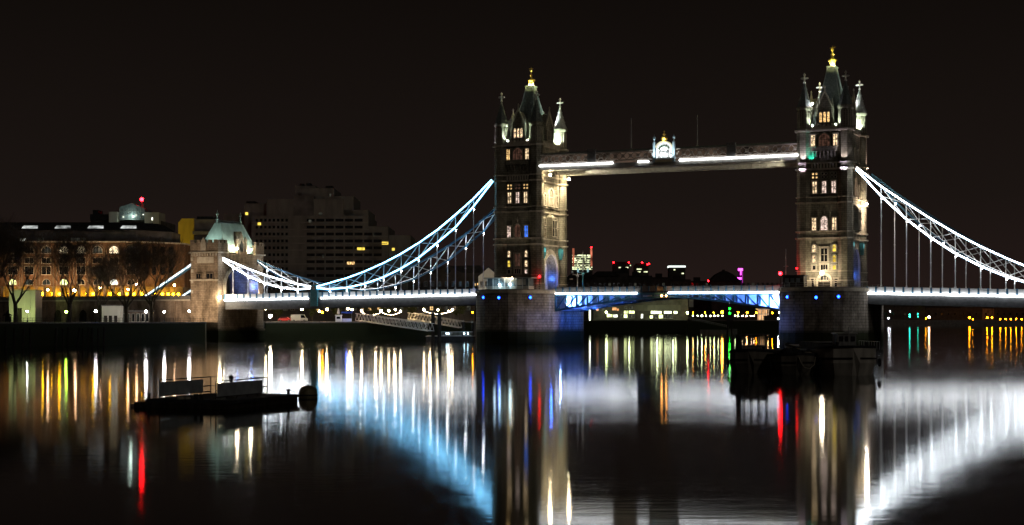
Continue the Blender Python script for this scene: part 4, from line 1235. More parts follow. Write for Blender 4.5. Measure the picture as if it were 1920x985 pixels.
# long brick building on the left bank
bb, X, Z = site('brick_building', 'long brown brick riverside building with arched windows and yellow-lit arcade', 'building', 120, 505)
m = MB(); zA, zT = Z(561), Z(455)
m.prism([(X(-150), 0), (X(258), 0), (X(330), 13), (X(330), 30), (X(-150), 30)], 'z', Z(537), zT); m.build('wall', BRICK, bb)
m = MB(); m.prism([(X(-150), 3.2), (X(258), 3.2), (X(325), 14.5), (X(325), 29), (X(-150), 29)], 'z', 0, Z(537) - .01); m.build('arcade_back_wall', STOCK, bb)
m = MB(); m.prism([(X(-150), -.35), (X(259.5), -.35), (X(332), 12.9), (X(332), 30.2), (X(-150), 30.2)], 'z', zT + .003, zT + .45); m.build('parapet_coping', TRIM, bb)
m = MB(); m.prism([(X(-150), 3), (X(250), 3), (X(305), 13), (X(305), 27), (X(-150), 27)], 'z', zT + .46, Z(431)); m.build('attic', DARKGREYWALL, bb)
m = MB(); m.loft([[(X(-150), 2, Z(431) + .01), (X(262), 2, Z(431) + .01), (X(300), 12, Z(431) + .01), (X(300), 28, Z(431) + .01), (X(-150), 28, Z(431) + .01)], [(X(-150), 6, Z(415)), (X(240), 6, Z(415)), (X(278), 14, Z(415)), (X(278), 24, Z(415)), (X(-150), 24, Z(415))]])
rfb = m.build('roof', DARKROOF, bb)
z0r, z1r = Z(431) + .01, Z(415)
for (a, c) in ((36, 66), (98, 128), (160, 190), (222, 252)):
    g = MB()
    def rpt(x, t): return (x, 2 + 4 * t - .06, z0r + (z1r - z0r) * t + .06)
    g.add([rpt(X(a), .18), rpt(X(c), .18), rpt(X(c) - .3, .48), rpt(X(a) + .3, .48), *(Vector(rpt(x, t)) + Vector((0, -.15, .15)) for x, t in ((X(a), .18), (X(c), .18), (X(c) - .3, .48), (X(a) + .3, .48)))],
          [(0, 1, 2, 3), (4, 5, 6, 7), (0, 1, 5, 4), (1, 2, 6, 5), (2, 3, 7, 6), (3, 0, 4, 7)])
    g.build('rooflight', SKYL, rfb)
for (a, c, mt) in ((2, 9, LITDIM), (33, 43, LITWHITE), (64, 76, LITDIM), (128, 144, LITDIM), (148, 156, LITDIM), (259, 261, LITGOLD)):
    if c < 255: fwin(bb, X(a), X(c), Z(453), Z(446), 3.0, mt, GREYSTEEL)
cols = [24, 55, 87, 120, 152, 183, 214, 246]
lit_arch = {120: LITARCH, 152: LITARCH, 214: LITARCH, 183: LITDIM, 87: LITDIM, 246: LITDIM}
for c in cols:
    fwin(bb, X(c) - 1.45, X(c) + 1.45, Z(475), Z(462), 0, lit_arch.get(c, GLASS), TRIM, True, 2, fw=.22)
    m = MB()       # giant brick arch framing each bay
    ip, op = arch_pts(2.1, Z(470), Z(459), 6, False), arch_pts(2.4, Z(470), Z(458), 6, False)
    for k in range(len(ip) - 1): m.prism([(X(c) + ip[k][0], ip[k][1]), (X(c) + ip[k + 1][0], ip[k + 1][1]), (X(c) + op[k + 1][0], op[k + 1][1]), (X(c) + op[k][0], op[k][1])], 'y', -.22, 0)
    for s_ in (-1, 1): m.box(*sorted((X(c) + s_ * 2.1, X(c) + s_ * 2.4)), -.22, 0, Z(536), Z(470))
    m.build('bay_arch', STOCK, bb)
    fwin(bb, X(c) - 1.4, X(c) + 1.4, Z(494), Z(484), 0, GLASS, TRIM, False, 1)
    fwin(bb, X(c) - 1.4, X(c) + 1.4, Z(515), Z(500), 0, GLASS, TRIM, False, 1)
    fwin(bb, X(c) - 1.2, X(c) + 1.2, Z(534), Z(524), 0, {24: LITLIME, 120: LITLIME, 183: LITDIM, 214: LITWHITE}.get(c, LITDIM if c % 2 else GLASS), TRIM, True, 1)
for k in range(24):
    x = X(-60 + k * 16.0)
    if x > X(262): break
    bx(bb, 'arcade_pier', STOCK, (x - .45, x + .45, -.05, .9, 0, Z(537) - .01))
for k, pxx in enumerate((20, 44, 60, 76, 95, 108, 128, 145, 160, 171, 193, 203, 221, 235, 248, 266, 285, 297, 306, 314, 322)):
    t = max(0, (pxx - 258) / 67)
    m = MB(); m.ball((X(pxx), 2.2 + 11.6 * t - (3.2 if t > 0 else 0), Z(551)), .42, 7, 5); m.build('arcade_lamp', YELLOW, bb)
for (c, d) in ((270, 2.2), (283, 4.5), (296, 6.8), (309, 9.2)):
    for (ya, yb) in ((474, 462), (494, 484), (515, 500)):
        yy = 13 * (c - 258) / 72
        m = MB(); m.box(X(c) - .8, X(c) + .8, yy - .55, yy - .2, Z(ya), Z(yb)); m.build('window', GLASS, bb)

# glazed roof pavilion with red beacon behind it
gb, X, Z = site('office_building', 'office block with glazed gable and red beacon above the brick building', 'building', 235, 610)
bx(gb, 'wall', DARKGREYWALL, (X(165), X(298), 4, 30, 0, Z(413)))
bx(gb, 'stair_tower', PALECONC, (X(203), X(219), 1, 12, 0, Z(397)))
so = bx(gb, 'stair_tower', PALECONC, (X(270), X(297), 1, 12, 0, Z(398)))
for k in range(3): bx(so, 'window', LITDIM if k % 2 else LITWHITE, (X(283.2), X(285.4), .9, 1.1, Z(431 - k * 9), Z(426 - k * 9)))
bx(gb, 'roof_plant', DARKROOF, (X(165), X(203), 3, 16, Z(413), Z(401)), (X(170), X(180), 3, 10, Z(401), Z(393)))
m = MB(); m.prism([(X(222), Z(412)), (X(269), Z(412)), (X(269), Z(391)), (X(245), Z(380)), (X(222), Z(388))], 'y', 2, 14); go = m.build('glazed_gable', PALEGLASS, gb)
m = MB()
for k in range(7): m.box(X(222 + k * 7.8) - .1, X(222 + k * 7.8) + .1, 1.8, 1.99, Z(412), Z(391))
for y in (412, 404, 396): m.box(X(222), X(269), 1.78, 1.97, Z(y), Z(y) + .2)
m.build('glazing_bars', GREYSTEEL, go)
for k, (a, y) in enumerate(((228, 408), (240, 400), (252, 405), (262, 409), (265, 404))):
    bx(go, 'lit_pane', LITDIM if k % 2 else LITWHITE, (X(a), X(a + 2.6), 1.82, 1.96, Z(y), Z(y - 3)))
m = MB(); m.tube((X(259), 6, Z(391)), (X(259), 6, Z(375)), .25, n=6); m.tube((X(262), 6, Z(391)), (X(262), 6, Z(379)), .3, n=6); mo = m.build('beacon_mast', GREYSTEEL, gb)
m = MB(); m.ball((X(259), 6, Z(372)), .75, 8, 6); m.build('red_beacon', REDL, mo)
lamp('POINT', (X(245), 0, Z(405)), 600, (.75, 1.0, .85), gb, size=.4)

# yellow-lit gable wall and its dark block of flats
yb, X, Z = site('flats', 'block of flats with a bright yellow end wall beside the abutment tower', 'building', 350, 575)
m = MB(); m.prism([(X(334), 0), (X(334), Z(418)), (X(341), Z(410)), (X(363), Z(410)), (X(363), 0)], 'y', 0, 9); m.build('end_wall', YELLOWWALL, yb)
bx(yb, 'wall', DARKGREYWALL, (X(363.2), X(402), 1, 16, 0, Z(411)))
for k in range(6): bx(yb, 'balcony', CONC, (X(362), X(396), -.8, .98, Z(440 + 16 * k), Z(434 + 16 * k)))
bx(yb, 'roof', DARKROOF, (X(366), X(398), 3, 14, Z(411), Z(405)))
lamp('SPOT', (X(346), -18, 3), 9000, (1.0, .80, .18), yb, (X(349), 0, 22), spot=60, blend=.8)

# the big stepped hotel
hb, X, Z = site('stepped_hotel', 'huge dark concrete hotel stepping up in terraces behind the left span', 'hotel', 590, 650)
blocks = [(404, 470, 396, 18, 46), (452, 500, 379, 8, 40), (497, 642, 372, 4, 40), (546, 585, 344, 12, 34), (560, 622, 350, 8, 36), (600, 660, 366, 6, 36), (640, 688, 392, 6, 38), (470, 690, 404, 2, 42), (660, 727, 424, 3, 40), (700, 768, 440, 6, 40)]
for (a, c, y, d0, d1) in blocks:
    bx(hb, 'block', CONC, (X(a), X(c), d0, d1, 0, Z(y)))
bx(hb, 'lift_tower', DARKGREYWALL, (X(548), X(586), 3.5, 12, Z(404), Z(366)))
for q_ in ((X(553), X(560), 14, 20, Z(344), Z(339)), (X(566), X(574), 14, 20, Z(344), Z(338)), (X(605), X(618), 10, 16, Z(350), Z(345)), (X(454), X(470), 10, 20, Z(379), Z(374))): bx(hb, 'roof_plant', DARKROOF, q_)
for k in range(11):         # recessed glazing bands, floor by floor
    y = 410 + 13.0 * k
    runs = ((478, 545), (574, 690)) if y < 430 else ((478, 545), (574, 722))
    for (a, c) in runs:
        m = MB(); q = a
        while q + 4 < c:
            stp = 8.0 if a < 500 else 18.0; wd = 4.6 if a < 500 else 15.0
            if q + wd <= c: m.box(X(q), X(q + wd), 1.86, 1.99, Z(y + 5.2), Z(y))
            q += stp
        m.build('window_band', GLASS, hb)
    bx(hb, 'floor_band', CONC2, (X(470), X(690 if y < 424 else 726), 1.7, 1.98, Z(y + 7.8), Z(y + 6)))
for (a, c, y, mt) in ((715, 727, 453, LITYEL), (669, 683, 464, LITYEL), (650, 664, 491, LITGOLD), (733, 738, 464, LITYEL), (454, 459, 396, LITYEL), (482, 488, 417, LITYEL), (596, 601, 398, LITDIM), (562, 564, 398, LITDIM), (578, 583, 412, LITDIM), (616, 619, 362, LITDIM), (699, 705, 437, LITDIM), (603, 607, 478, LITDIM)):
    fr = 1.5
    if c < 470: fr = 7.8
    elif y < 404: fr = 3.6
    elif c > 727: fr = 5.8
    elif c > 690: fr = 2.8
    bx(hb, 'lit_window', mt, (X(a), X(c), fr, fr + .16, Z(y + 5), Z(y)))

# warehouses behind the left span
wb_, X, Z = site('warehouse', 'dark brick warehouse with gable and round window behind the chains', 'building', 850, 600)
m = MB(); m.prism([(X(765), 0), (X(765), Z(512)), (X(815), Z(512)), (X(840), Z(497)), (X(866), Z(512)), (X(905), Z(512)), (X(905), 0)], 'y', 0, 22); m.build('wall', DARKWALL, wb_)
m = MB(); m.prism([(X(760), Z(512)), (X(770), Z(500)), (X(900), Z(497)), (X(910), Z(512))], 'y', 3, 20); m.build('roof', DARKROOF, wb_)
m = MB(); c0 = (X(840), Z(508))
m.prism([(c0[0] + 1.1 * math.cos(k * PI / 6), c0[1] + 1.1 * math.sin(k * PI / 6)) for k in range(12)], 'y', -.15, -.01); m.build('round_window', GLASS, wb_)
for k in range(9): fwin(wb_, X(785 + 13 * k) - .5, X(785 + 13 * k) + .5, Z(537), Z(528), 0, GLASS, GREYSTONE, False, 1)
for (a, y) in ((890, 532), (894.5, 531)):
    bx(wb_, 'lit_window', LITGOLD, (X(a), X(a + 2), -.3, -.15, Z(y + 4), Z(y)))
gh, X, Z = site('gabled_house', 'small pale gabled house behind the farther pier', 'house', 915, 570)
m = MB(); m.prism([(X(897), 0), (X(897), Z(518)), (X(916), Z(502)), (X(935), Z(518)), (X(935), 0)], 'y', 0, 14); m.build('wall', PALECONC, gh)
m = MB(); m.prism([(X(894), Z(519)), (X(916), Z(500.5)), (X(938), Z(519)), (X(938), Z(517)), (X(916), Z(498.5)), (X(894), Z(517))], 'y', -.5, 14.5); m.build('roof', DARKROOF, gh)
for k in range(3): fwin(gh, X(901 + 8 * k), X(905 + 8 * k), Z(538), Z(528), 0, GLASS, TRIM)
lamp('POINT', (X(910), -7, Z(545)), 500, (.85, .95, 1.0), gh, size=.3)

# quay-side buildings under the left span
for i, (a, c, y, Zd, mt, lb) in enumerate(((430, 560, 556, 560, DARKWALL, 'dark low dock building behind the bright floodlight and parked cars'), (560, 700, 560, 570, DARKWALL, 'dark low dock building behind the closed parasol and blue stall'), (690, 890, 556, 580, DARKGREYWALL, 'long dim riverside terrace behind the two festoon strings'))):
    r, X, Z = site('dock_building', lb, 'building', (a + c) / 2, Zd)
    bx(r, 'wall', mt, (X(a), X(c), 0, 14, 0, Z(y)))
    m = MB(); m.prism([(X(a) - .4, Z(y) + .01), (X(c) + .4, Z(y) + .01), (X(c) - 1, Z(y) + 2.4), (X(a) + 1, Z(y) + 2.4)], 'y', -.4, 14.4); m.build('roof', DARKROOF, r)
    n = int((c - a) / 14)
    for k in range(n):
        q = a + 7 + k * 14
        fwin(r, X(q) - .6, X(q) + .6, Z(582), Z(574), 0, (LITGOLD if (k + i) % 7 == 3 else LITDIM if k % 3 == 1 else GLASS), GREYSTONE, False, 1)

# stair tower, kiosks and shelter on the left embankment
st, X, Z = site('stair_tower', 'pale rendered stair tower lit lime green behind the big left tree', 'tower', 40, 470)
bx(st, 'wall', PALECONC, (X(17), X(66), 0, 7, 0, Z(546)))
for q in (29, 44, 56): bx(st, 'pilaster', PALECONC, (X(q) - .25, X(q) + .25, -.25, -.003, 0, Z(548)))
bx(st, 'coping', TRIM, (X(16), X(67), -.4, 7.3, Z(546) + .003, Z(543)))
bx(st, 'door', TIMBER, (X(33), X(41), -.12, -.003, 0, Z(578)))
lamp('SPOT', (X(50), -9, 1.0), 3000, (.80, 1.0, .36), st, (X(42), 0, 6), spot=110, blend=.8)
ks, X, Z = site('kiosk', 'pinkish white kiosk with three dark doorways under the bare trees', 'kiosk', 210, 445)
bx(ks, 'wall', PALECONC, (X(191), X(225), 0, 4, 0, Z(574)))
bx(ks, 'roof', GREYSTONE, (X(190), X(226), -.3, 4.3, Z(574) + .003, Z(572)))
for q in (195, 204, 214): bx(ks, 'doorway', TIMBER, (X(q), X(q + 6), -.1, -.004, 0, Z(592)))
k2, X, Z = site('pavilion', 'low glazed pavilion with flat roof beside the pinkish kiosk', 'pavilion', 252, 450)
bx(k2, 'wall', STOCK, (X(226), X(281), .5, 5, 0, Z(585)))
bx(k2, 'roof', GREYSTONE, (X(224), X(283), -.6, 5.4, Z(585) + .003, Z(582)))
for q in (230, 238, 247, 256, 265, 273): fwin(k2, X(q), X(q + 4.6), .15, Z(589), .5, GLASS if q % 2 else LITDIM, PALECONC, False, 0)
sh_, X, Z = site('shelter', 'small dark roofed shelter left of the lime green stair tower', 'shelter', 12, 425)
m = MB(); m.loft([rect2(X(4), X(19), -.2, 2.2, Z(592)), rect2(X(8), X(15), .6, 1.4, Z(588))]); m.build('roof', DARKROOF, sh_)
bx(sh_, 'post', DARKSTEEL, (X(5), X(5.8), 0, .2, 0, Z(592))); bx(sh_, 'post', DARKSTEEL, (X(17.2), X(18), 0, .2, 0, Z(592)))
bx(sh_, 'back_panel', TIMBER, (X(5.8), X(17.2), 1.8, 1.9, .1, Z(593)))

# ------------------------------------------------------------------ lamps
def street_lamp(px, py, Zd, mat, label, group, r=.26, zb=BZ, name='street_lamp', arm=False):
    p = W(px, py, Zd)
    o = (p.x, p.y, zb)
    t = thing(name, label, 'lamp', o, TH, group)
    h = max(.6, p.z - zb)
    m = MB(); m.lathe([(.16, 0), (.12, .4), (.06, .6), (.05, h - r * 1.05)], (0, 0), 6)
    if arm: m.tube((0, 0, h - r), (.6, 0, h - r + .1), .04)
    m.build('pole', DARKSTEEL, t)
    g = MB(); g.ball((0, 0, h), r, 8, 6); g.build('globe', mat, t)
    c = MB(); c.lathe([(r * .7, h + r * .95), (r * .3, h + r * 1.3), (.03, h + r * 1.7)], (0, 0), 6); c.build('cap', DARKSTEEL, t)
    return t
for px, py, r, lb in ((89.7, 543.7, .3, 'sodium globe lamp over the road, left of the biggest road lamp'), (140, 544.7, .5, 'biggest and brightest sodium road lamp before the brick arcade'), (188, 540, .3, 'sodium road lamp above the pinkish kiosk'), (240, 543, .28, 'lower of two close sodium road lamps right of the kiosk'),
                      (256, 533, .34, 'taller of two close sodium road lamps right of the kiosk'), (327, 535, .32, 'sodium road lamp under the land ties by the abutment tower')):
    street_lamp(px, py, 483, PINK, lb, 'road lamps on the approach viaduct', r, 10.81)
for px, py, mt, r, lb in ((51, 584.4, WHITE, .2, 'small white lamp in front of the lime green stair tower'), (124, 585, GREENL, .34, 'green-white lamp on the left embankment'), (179.5, 583.7, WHITE, .34, 'white embankment lamp just left of the pinkish kiosk'),
                          (273.7, 584.4, WHITE, .34, 'white embankment lamp before the glazed pavilion'), (308, 585, WHITE, .3, 'white embankment lamp before the pale viaduct wall'), (354.5, 584, WHITE, .26, 'white lamp at the foot of the abutment tower')):
    street_lamp(px, py, 436, mt, lb, 'embankment lamps under the bare trees', r)
fest = ((498, 579.5, .3), (566, 580, .36), (599, 584, .32), (613, 580.5, .34), (652.5, 579, .34), (660, 581, .28), (678, 583, .34), (714.5, 583, .36), (729, 583, .32), (741, 581, .3), (751, 584, .34), (795, 581, .32), (821, 581, .3), (841, 584, .28), (848, 581, .32))
for i, (px, py, r) in enumerate(fest):
    street_lamp(px, py, 500 + (px - 500) * .07, WARM, ('warm quay lamp standing alone beneath the bridge, near the abutment' if i == 0 else 'warm quay lamp left of the dark hinge pier under the bridge' if i == 1 else 'warm white globe lamp in the row on the quay under the left road'), 'warm lamps on the quay under the bridge', r)
street_lamp(604.5, 586, 508, ORANGE, 'single deep orange lamp among the warm quay lamps', None, .3)
street_lamp(507, 593, 492, WARMBIG, 'very bright low floodlight on the quay beside the abutment tower', None, .5, name='floodlight_post')
street_lamp(886, 586, 530, ORANGE, 'small orange lamp beside the farther pier', None, .22)
for i, (a, c, y0) in enumerate(((678, 751, 584), (795, 848, 582))):
    pa, pc = W(a, y0, 512), W(c, y0, 524)
    o = pa.lerp(pc, .5)
    t = thing('festoon_string', ('longer string of festoon bulbs hanging between quay lamps', 'shorter string of festoon bulbs near the farther pier')[i], 'festoon lights', o, group='festoon strings on the quay')
    n = 26; pts = []
    spans = 2 if i == 0 else 1
    for k in range(n + 1):
        u = k / n; q = (u * spans) % 1.0
        p = pa.lerp(pc, u); p.z -= 4 * q * (1 - q) * .9 + .15; pts.append(p)
    m = MB(o); m.path(pts, .03, 4); m.build('cable', DARKSTEEL, t)
    for p in pts[::1]:
        m = MB(o); m.ball(p - Vector((0, 0, .12)), .085, 5, 4); m.build('bulb', FESTB, t)
for px, py in ((566, 578), (612, 580), (656, 578), (704, 582), (740, 581), (806, 581), (842, 582)):
    p = W(px, py, 502 + (px - 500) * .07); p.z = 8.0
    lamp('POINT', p, 2600, (1.0, .66, .30), None, size=.3)
for px, c_, q_ in ((1137, (.9, 1, .5), 2500), (1180, (.9, 1, .55), 1800), (1232, (.9, 1, .55), 3000), (1262, (.9, 1, .55), 2000), (1289, (.9, 1, .5), 1500), (1354, (1, .4, .08), 2500), (1400, (1, .4, .08), 2500), (1440, (1, .5, .15), 2000)):
    lamp('POINT', W(px, 586, 783), q_ * .22, c_, None, size=.4)
# far quay under the bascules
for px, py, mt, r, lb, cat in ((1137, 586, LIME, .5, 'large pale lime lamp left of the lit quayside restaurant', 0), (1267, 587, LIME, .28, 'pale lime lamp at the right corner of the quayside restaurant', 0), (1289, 587, LIME, .5, 'bright pale lime lamp at the head of the stone stairs', 0),
                          (1462, 586.5, WARM, .4, 'cream quay lamp closest to the nearer pier', 0)):
    street_lamp(px, py, 772, mt, lb, 'lamps on the far quay', r)
for px, py, r in ((1299.6, 586.5, .2), (1322, 586.5, .26), (1338, 586.5, .2), (1384, 586.5, .38), (1401, 586.5, .38), (1418, 586.5, .34), (1448, 587, .3)):
    street_lamp(px, py, 790, ORANGE, 'orange lamp in the upper row along the far quay', 'orange lamps in a row on the far quay', r)
street_lamp(1354, 585.6, 790, ORANGE, 'widest and brightest orange lamp on the far quay', None, .62)
for k, px in enumerate((1299.6, 1308, 1316, 1323.5, 1332, 1339.5, 1346.5, 1354.6, 1378.5, 1383.8)):
    street_lamp(px, 592.4, 775, LIME, 'low pale lime lamp in the lower row along the far quay edge', 'pale lime lamps along the far quay edge', (.2, .2, .34, .22, .24, .34, .24, .2, .2, .28)[k])
for px in (1392.3, 1400, 1408, 1413.6):
    street_lamp(px, 592.8, 775, PINK, 'low pinkish lamp in the lower row near the lit cabin', 'pinkish lamps along the far quay edge', .26)
street_lamp(1459, 598, 768, WHITE, 'low white light on the quay against the nearer pier', None, .34, zb=BZ)
# far right bank
for px, py, mt, r, lb, g in ((1669, 584, WHITE, .35, 'upper of two tiny white lights just right of the nearer pier', None), (1666, 597, WHITE, .35, 'lower of two tiny white lights just right of the nearer pier', None), (1742, 595, PINK, 1.0, 'bright pinkish white lamp alone on the far right bank', None),
                          (1736, 597.5, ORANGE, .4, 'dim orange lamp beside the lone bright one on the far right bank', None), (1818, 596, ORANGE, .85, 'orange lamp left of the glowing orange wall on the far bank', None), (1824, 599, ORANGE, .35, 'dim orange light low on the far bank', None)):
    street_lamp(px, py, 1590, mt, lb, g, r, zb=3.0)
for px, py, r in ((1851, 596, .7), (1860, 596, .7)):
    street_lamp(px, py, 1590, ORANGE, 'large orange lamp before the glowing orange wall on the far bank', 'pair of orange lamps by the orange wall', r, zb=3.0)
for px in (1875.5, 1885.7, 1895.4, 1905.4, 1915.6, 1925.8):
    street_lamp(px, 598.6, 1590, ORANGE, 'small orange lamp in the even row on the far right bank', 'row of orange lamps on the far right bank', .55, zb=3.0)
def signal(px, ys, Zd, label, group, mat, r, zb=3.0):
    p = W(px, ys[-1], Zd)
    t = thing('signal_post', label, 'signal', (p.x, p.y, zb), TH, group)
    top = W(px, ys[0], Zd).z - zb
    m = MB(); m.tube((0, .3, 0), (0, .3, top + r), .12, n=6); m.build('pole', DARKSTEEL, t)
    for y in ys:
        m = MB(); m.ball((0, 0, W(px, y, Zd).z - zb), r, 8, 6); m.build('signal_light', mat, t)
    return t
signal(1705.6, (590.2, 594), 1585, 'double teal signal lights on the far right bank, the brighter pair', 'teal signals', TEALSIG, .62)
signal(1721, (588.5, 594), 1590, 'double teal signal lights on the far right bank, the fainter pair', 'teal signals', TEALSIG, .36)

# ------------------------------------------------------------------ trees
def branch(mb, tw, p, d, ln, r, depth, rng):
    n = 3
    q = p
    for k in range(n):
        d2 = (d + Vector((rng.uniform(-.22, .22), rng.uniform(-.22, .22), rng.uniform(-.06, .24)))).normalized()
        e_ = q + d2 * ln / n
        (mb if depth < 3 else tw).tube(q, e_, max(.018, r * (1 - .22 * k)), max(.016, r * (1 - .22 * (k + 1))), 6 if depth < 2 else 4 if depth < 3 else 3)
        q = e_; d = d2
        if depth < 6 and k:
            for _ in range(2 if depth in (2, 3) else 1):
                s = Vector((rng.uniform(-1, 1), rng.uniform(-1, 1), rng.uniform(-.2, 1.1)))
                if depth < 3 or rng.random() < .5: branch(mb, tw, q, (d * .6 + s * .8).normalized(), ln * rng.uniform(.55, .78), r * (.52 - .05 * k), depth + 1, rng)
    if depth < 6:
        for _ in range(2):
            s = Vector((rng.uniform(-1, 1), rng.uniform(-1, 1), rng.uniform(-.1, .8)))
            branch(mb, tw, q, (d + s * .6).normalized(), ln * rng.uniform(.62, .82), r * .42, depth + 1, rng)
def bare_tree(label, loc, H, seed, group):
    rng = random.Random(seed)
    t = thing('plane_tree', label, 'tree', loc, rng.uniform(0, 6), group)
    mb, tw = MB(), MB()
    th = H * .24
    mb.loft([[(r * math.cos(a), r * math.sin(a), z) for a in (2 * PI * i / 8 for i in range(8))] for r, z in ((.75, 0), (.55, .5), (.48, th * .6), (.52, th))])
    for k in range(5):
        a = 2 * PI * k / 5 + rng.uniform(-.4, .4)
        branch(mb, tw, Vector((.2 * math.cos(a), .2 * math.sin(a), th - .2)), Vector((math.cos(a) * .62, math.sin(a) * .62, rng.uniform(.8, 1.35))).normalized(), H * .33, .30, 1, rng)
    mb.build('trunk', BARK, t); tw.build('crown', TWIG, t)
    return t
TG = 'bare plane trees on the left embankment'
for k in range(8):
    p = W(20 + k * 42, 549, 497)
    lamp('SPOT', (p.x, p.y, 12.4), 4600, (1.0, .66, .34), None, (p.x - 5.0, p.y + 12.0, 27), size=.3, spot=120, blend=1.0)  # added wash lights, brighten the brick facade
for px in (179.5, 273.7, 308, 354.5):
    p = W(px, 583.5, 437); lamp('POINT', p, 900 if px > 200 else 350, (1.0, .88, .78), None, size=.4)
trees = [(29, 400, 20.5, 11, 'big bare plane tree in front of the lime green stair tower'), (-18, 404, 22, 12, 'bare plane tree cut by the left edge of the view'), (130, 420, 20, 13, 'bare plane tree in front of the green-white lamp'),
         (237, 428, 17.5, 14, 'dense bare plane tree before the glazed pavilion'), (284, 432, 20, 15, 'bare forked plane tree nearest the abutment tower')]
for px, Zd, H, sd, lb in trees:
    p = W(px, YH, Zd); bare_tree(lb, (p.x, p.y, BZ), H, sd, TG)
p = W(188, YH, 452); bare_tree('slender bare plane tree rising behind the pinkish kiosk', (p.x, p.y, BZ), 15, 16, TG)
def leafy(label, loc, H, Wd, seed, group, mat=BUSH):
    rng = random.Random(seed)
    t = thing('quay_tree', label, 'tree', loc, rng.uniform(0, 6), group)
    m = MB(); m.tube((0, 0, 0), (.1, 0, H * .5), .16, .1, 6)
    for k in range(4): m.tube((.1, 0, H * .35), (rng.uniform(-1, 1) * Wd * .4, rng.uniform(-1, 1) * Wd * .4, H * .75), .08, .03, 4)
    m.build('trunk', BARK, t)
    c = MB()
    cl = [(rng.gauss(0, .34) * Wd, rng.gauss(0, .34) * Wd, H * rng.uniform(.4, .95), rng.uniform(.18, .34) * Wd) for _ in range(14)]
    for _ in range(1500):
        x, y, z, r = rng.choice(cl)
        v = Vector((rng.gauss(0, .5), rng.gauss(0, .5), rng.gauss(0, .45))) * r + Vector((x, y, z))
        a = Vector((rng.uniform(-1, 1), rng.uniform(-1, 1), rng.uniform(-1, 1))).normalized() * .16
        b2 = Vector((rng.uniform(-1, 1), rng.uniform(-1, 1), rng.uniform(-1, 1))).normalized() * .13
        c.add([v - a, v + b2, v + a, v - b2], [(0, 1, 2, 3)])
    c.build('crown', mat, t)
    return t
for i, (px, Zd, H, Wd) in enumerate(((520, 530, 5.0, 2.6), (585, 535, 5.5, 2.8), (630, 540, 6.0, 3.0), (700, 548, 6.0, 3.0), (725, 548, 5.0, 2.6), (770, 555, 6.2, 3.2), (818, 558, 5.6, 3.0), (862, 562, 6.0, 3.0))):
    p = W(px, YH, Zd); leafy('small leafy tree lit warm by the quay lamps under the left road', (p.x, p.y, BZ), H, Wd, 40 + i, 'small trees on the lamplit quay')

# ------------------------------------------------------------------ quay furniture under the left span
def car(label, px, Zd, paint, L, H, van=False):
    p = W(px, YH, Zd)
    t = thing('parked_van' if van else 'parked_car', label, 'van' if van else 'car', (p.x, p.y, BZ), TH + .08, 'vehicles parked on the quay')
    h = L / 2
    m = MB()
    prof = [(-h, .35), (h, .35), (h, .85), (h * .72, .98), (h * .38, H), (-h * .62, H), (-h * .85, .98), (-h, .9)] if not van else [(-h, .35), (h, .35), (h, 1.0), (h * .86, 1.15), (h * .62, H), (-h, H)]
    m.prism(prof, 'y', -.85, .85); m.build('body', paint, t)
    m = MB()
    gp = [(h * .6, 1.02), (h * .36, H - .1), (-h * .58, H - .1), (-h * .75, 1.02)] if not van else [(h * .8, 1.2), (h * .6, H - .2), (h * .2, H - .2), (h * .2, 1.2)]
    m.prism(gp, 'y', -.87, .87); m.build('windows', GLASS, t)
    for sx in (-.62, .62):
        for sy in (-1, 1):
            m = MB(); m.tube((sx * h, sy * .68, .32), (sx * h, sy * .88, .32), .32, n=12); wo = m.build('wheel', RUBBER, t)
            m = MB(); m.tube((sx * h, sy * .881, .32), (sx * h, sy * .9, .32), .19, n=10); m.build('rim', GREYSTEEL, wo)
    m = MB(); m.box(h - .02, h + .03, -.8, -.45, .62, .8); m.build('headlight', CANVAS, t)
car('small red car parked on the quay beside the bright floodlight', 534, 500, REDPAINT, 4.2, 1.5)
car('cream van parked on the quay left of the dark hinge pier', 561, 500, VANPAINT, 5.2, 2.3, True)
car('dark car parked behind the red one on the quay', 547, 512, DARKSTEEL, 4.2, 1.5)
ps, X, Z = site('parasol', 'closed cream parasol standing on the quay', 'parasol', 634.5, 505)
m = MB(); m.tube((0, 0, 0), (0, 0, Z(576)), .05); m.build('pole', GREYSTEEL, ps)
m = MB(); m.lathe([(.18, Z(589)), (.5, Z(588)), (.36, Z(583)), (.08, Z(576))], (0, 0), 8); m.build('canopy', CANVAS, ps)
bt, X, Z = site('ticket_booth', 'small white ticket booth under the closed parasol', 'booth', 634.5, 498)
bx(bt, 'wall', WHITEPAINT, (X(629), X(640), 0, 1.6, 0, Z(592))); bx(bt, 'roof', CANVAS, (X(628), X(641), -.2, 1.8, Z(592) + .003, Z(590.5))); bx(bt, 'hatch', GLASS, (X(631), X(638), -.06, -.004, .9, Z(594)))
sl, X, Z = site('market_stall', 'stall with blue-lit awning right of the closed parasol', 'stall', 650, 503)
m = MB(); m.prism([(-1.0, Z(586)), (1.2, Z(584)), (1.2, Z(585) - .1), (-1.0, Z(587) - .1)], 'x', X(640), X(661)); m.build('awning', STALLBLUE, sl)
for q in (641, 660): bx(sl, 'post', GREYSTEEL, (X(q) - .05, X(q) + .05, -.9, -.8, 0, Z(586)))
bx(sl, 'counter', WHITEPAINT, (X(642), X(659), -.6, .3, 0, 1.0))
lamp('POINT', (X(650), -.4, 2.3), 90, (.08, .16, 1.0), sl, size=.2)
lamp('POINT', (X(650), -2.2, 1.6), 60, (.1, .2, 1.0), sl, size=.2)

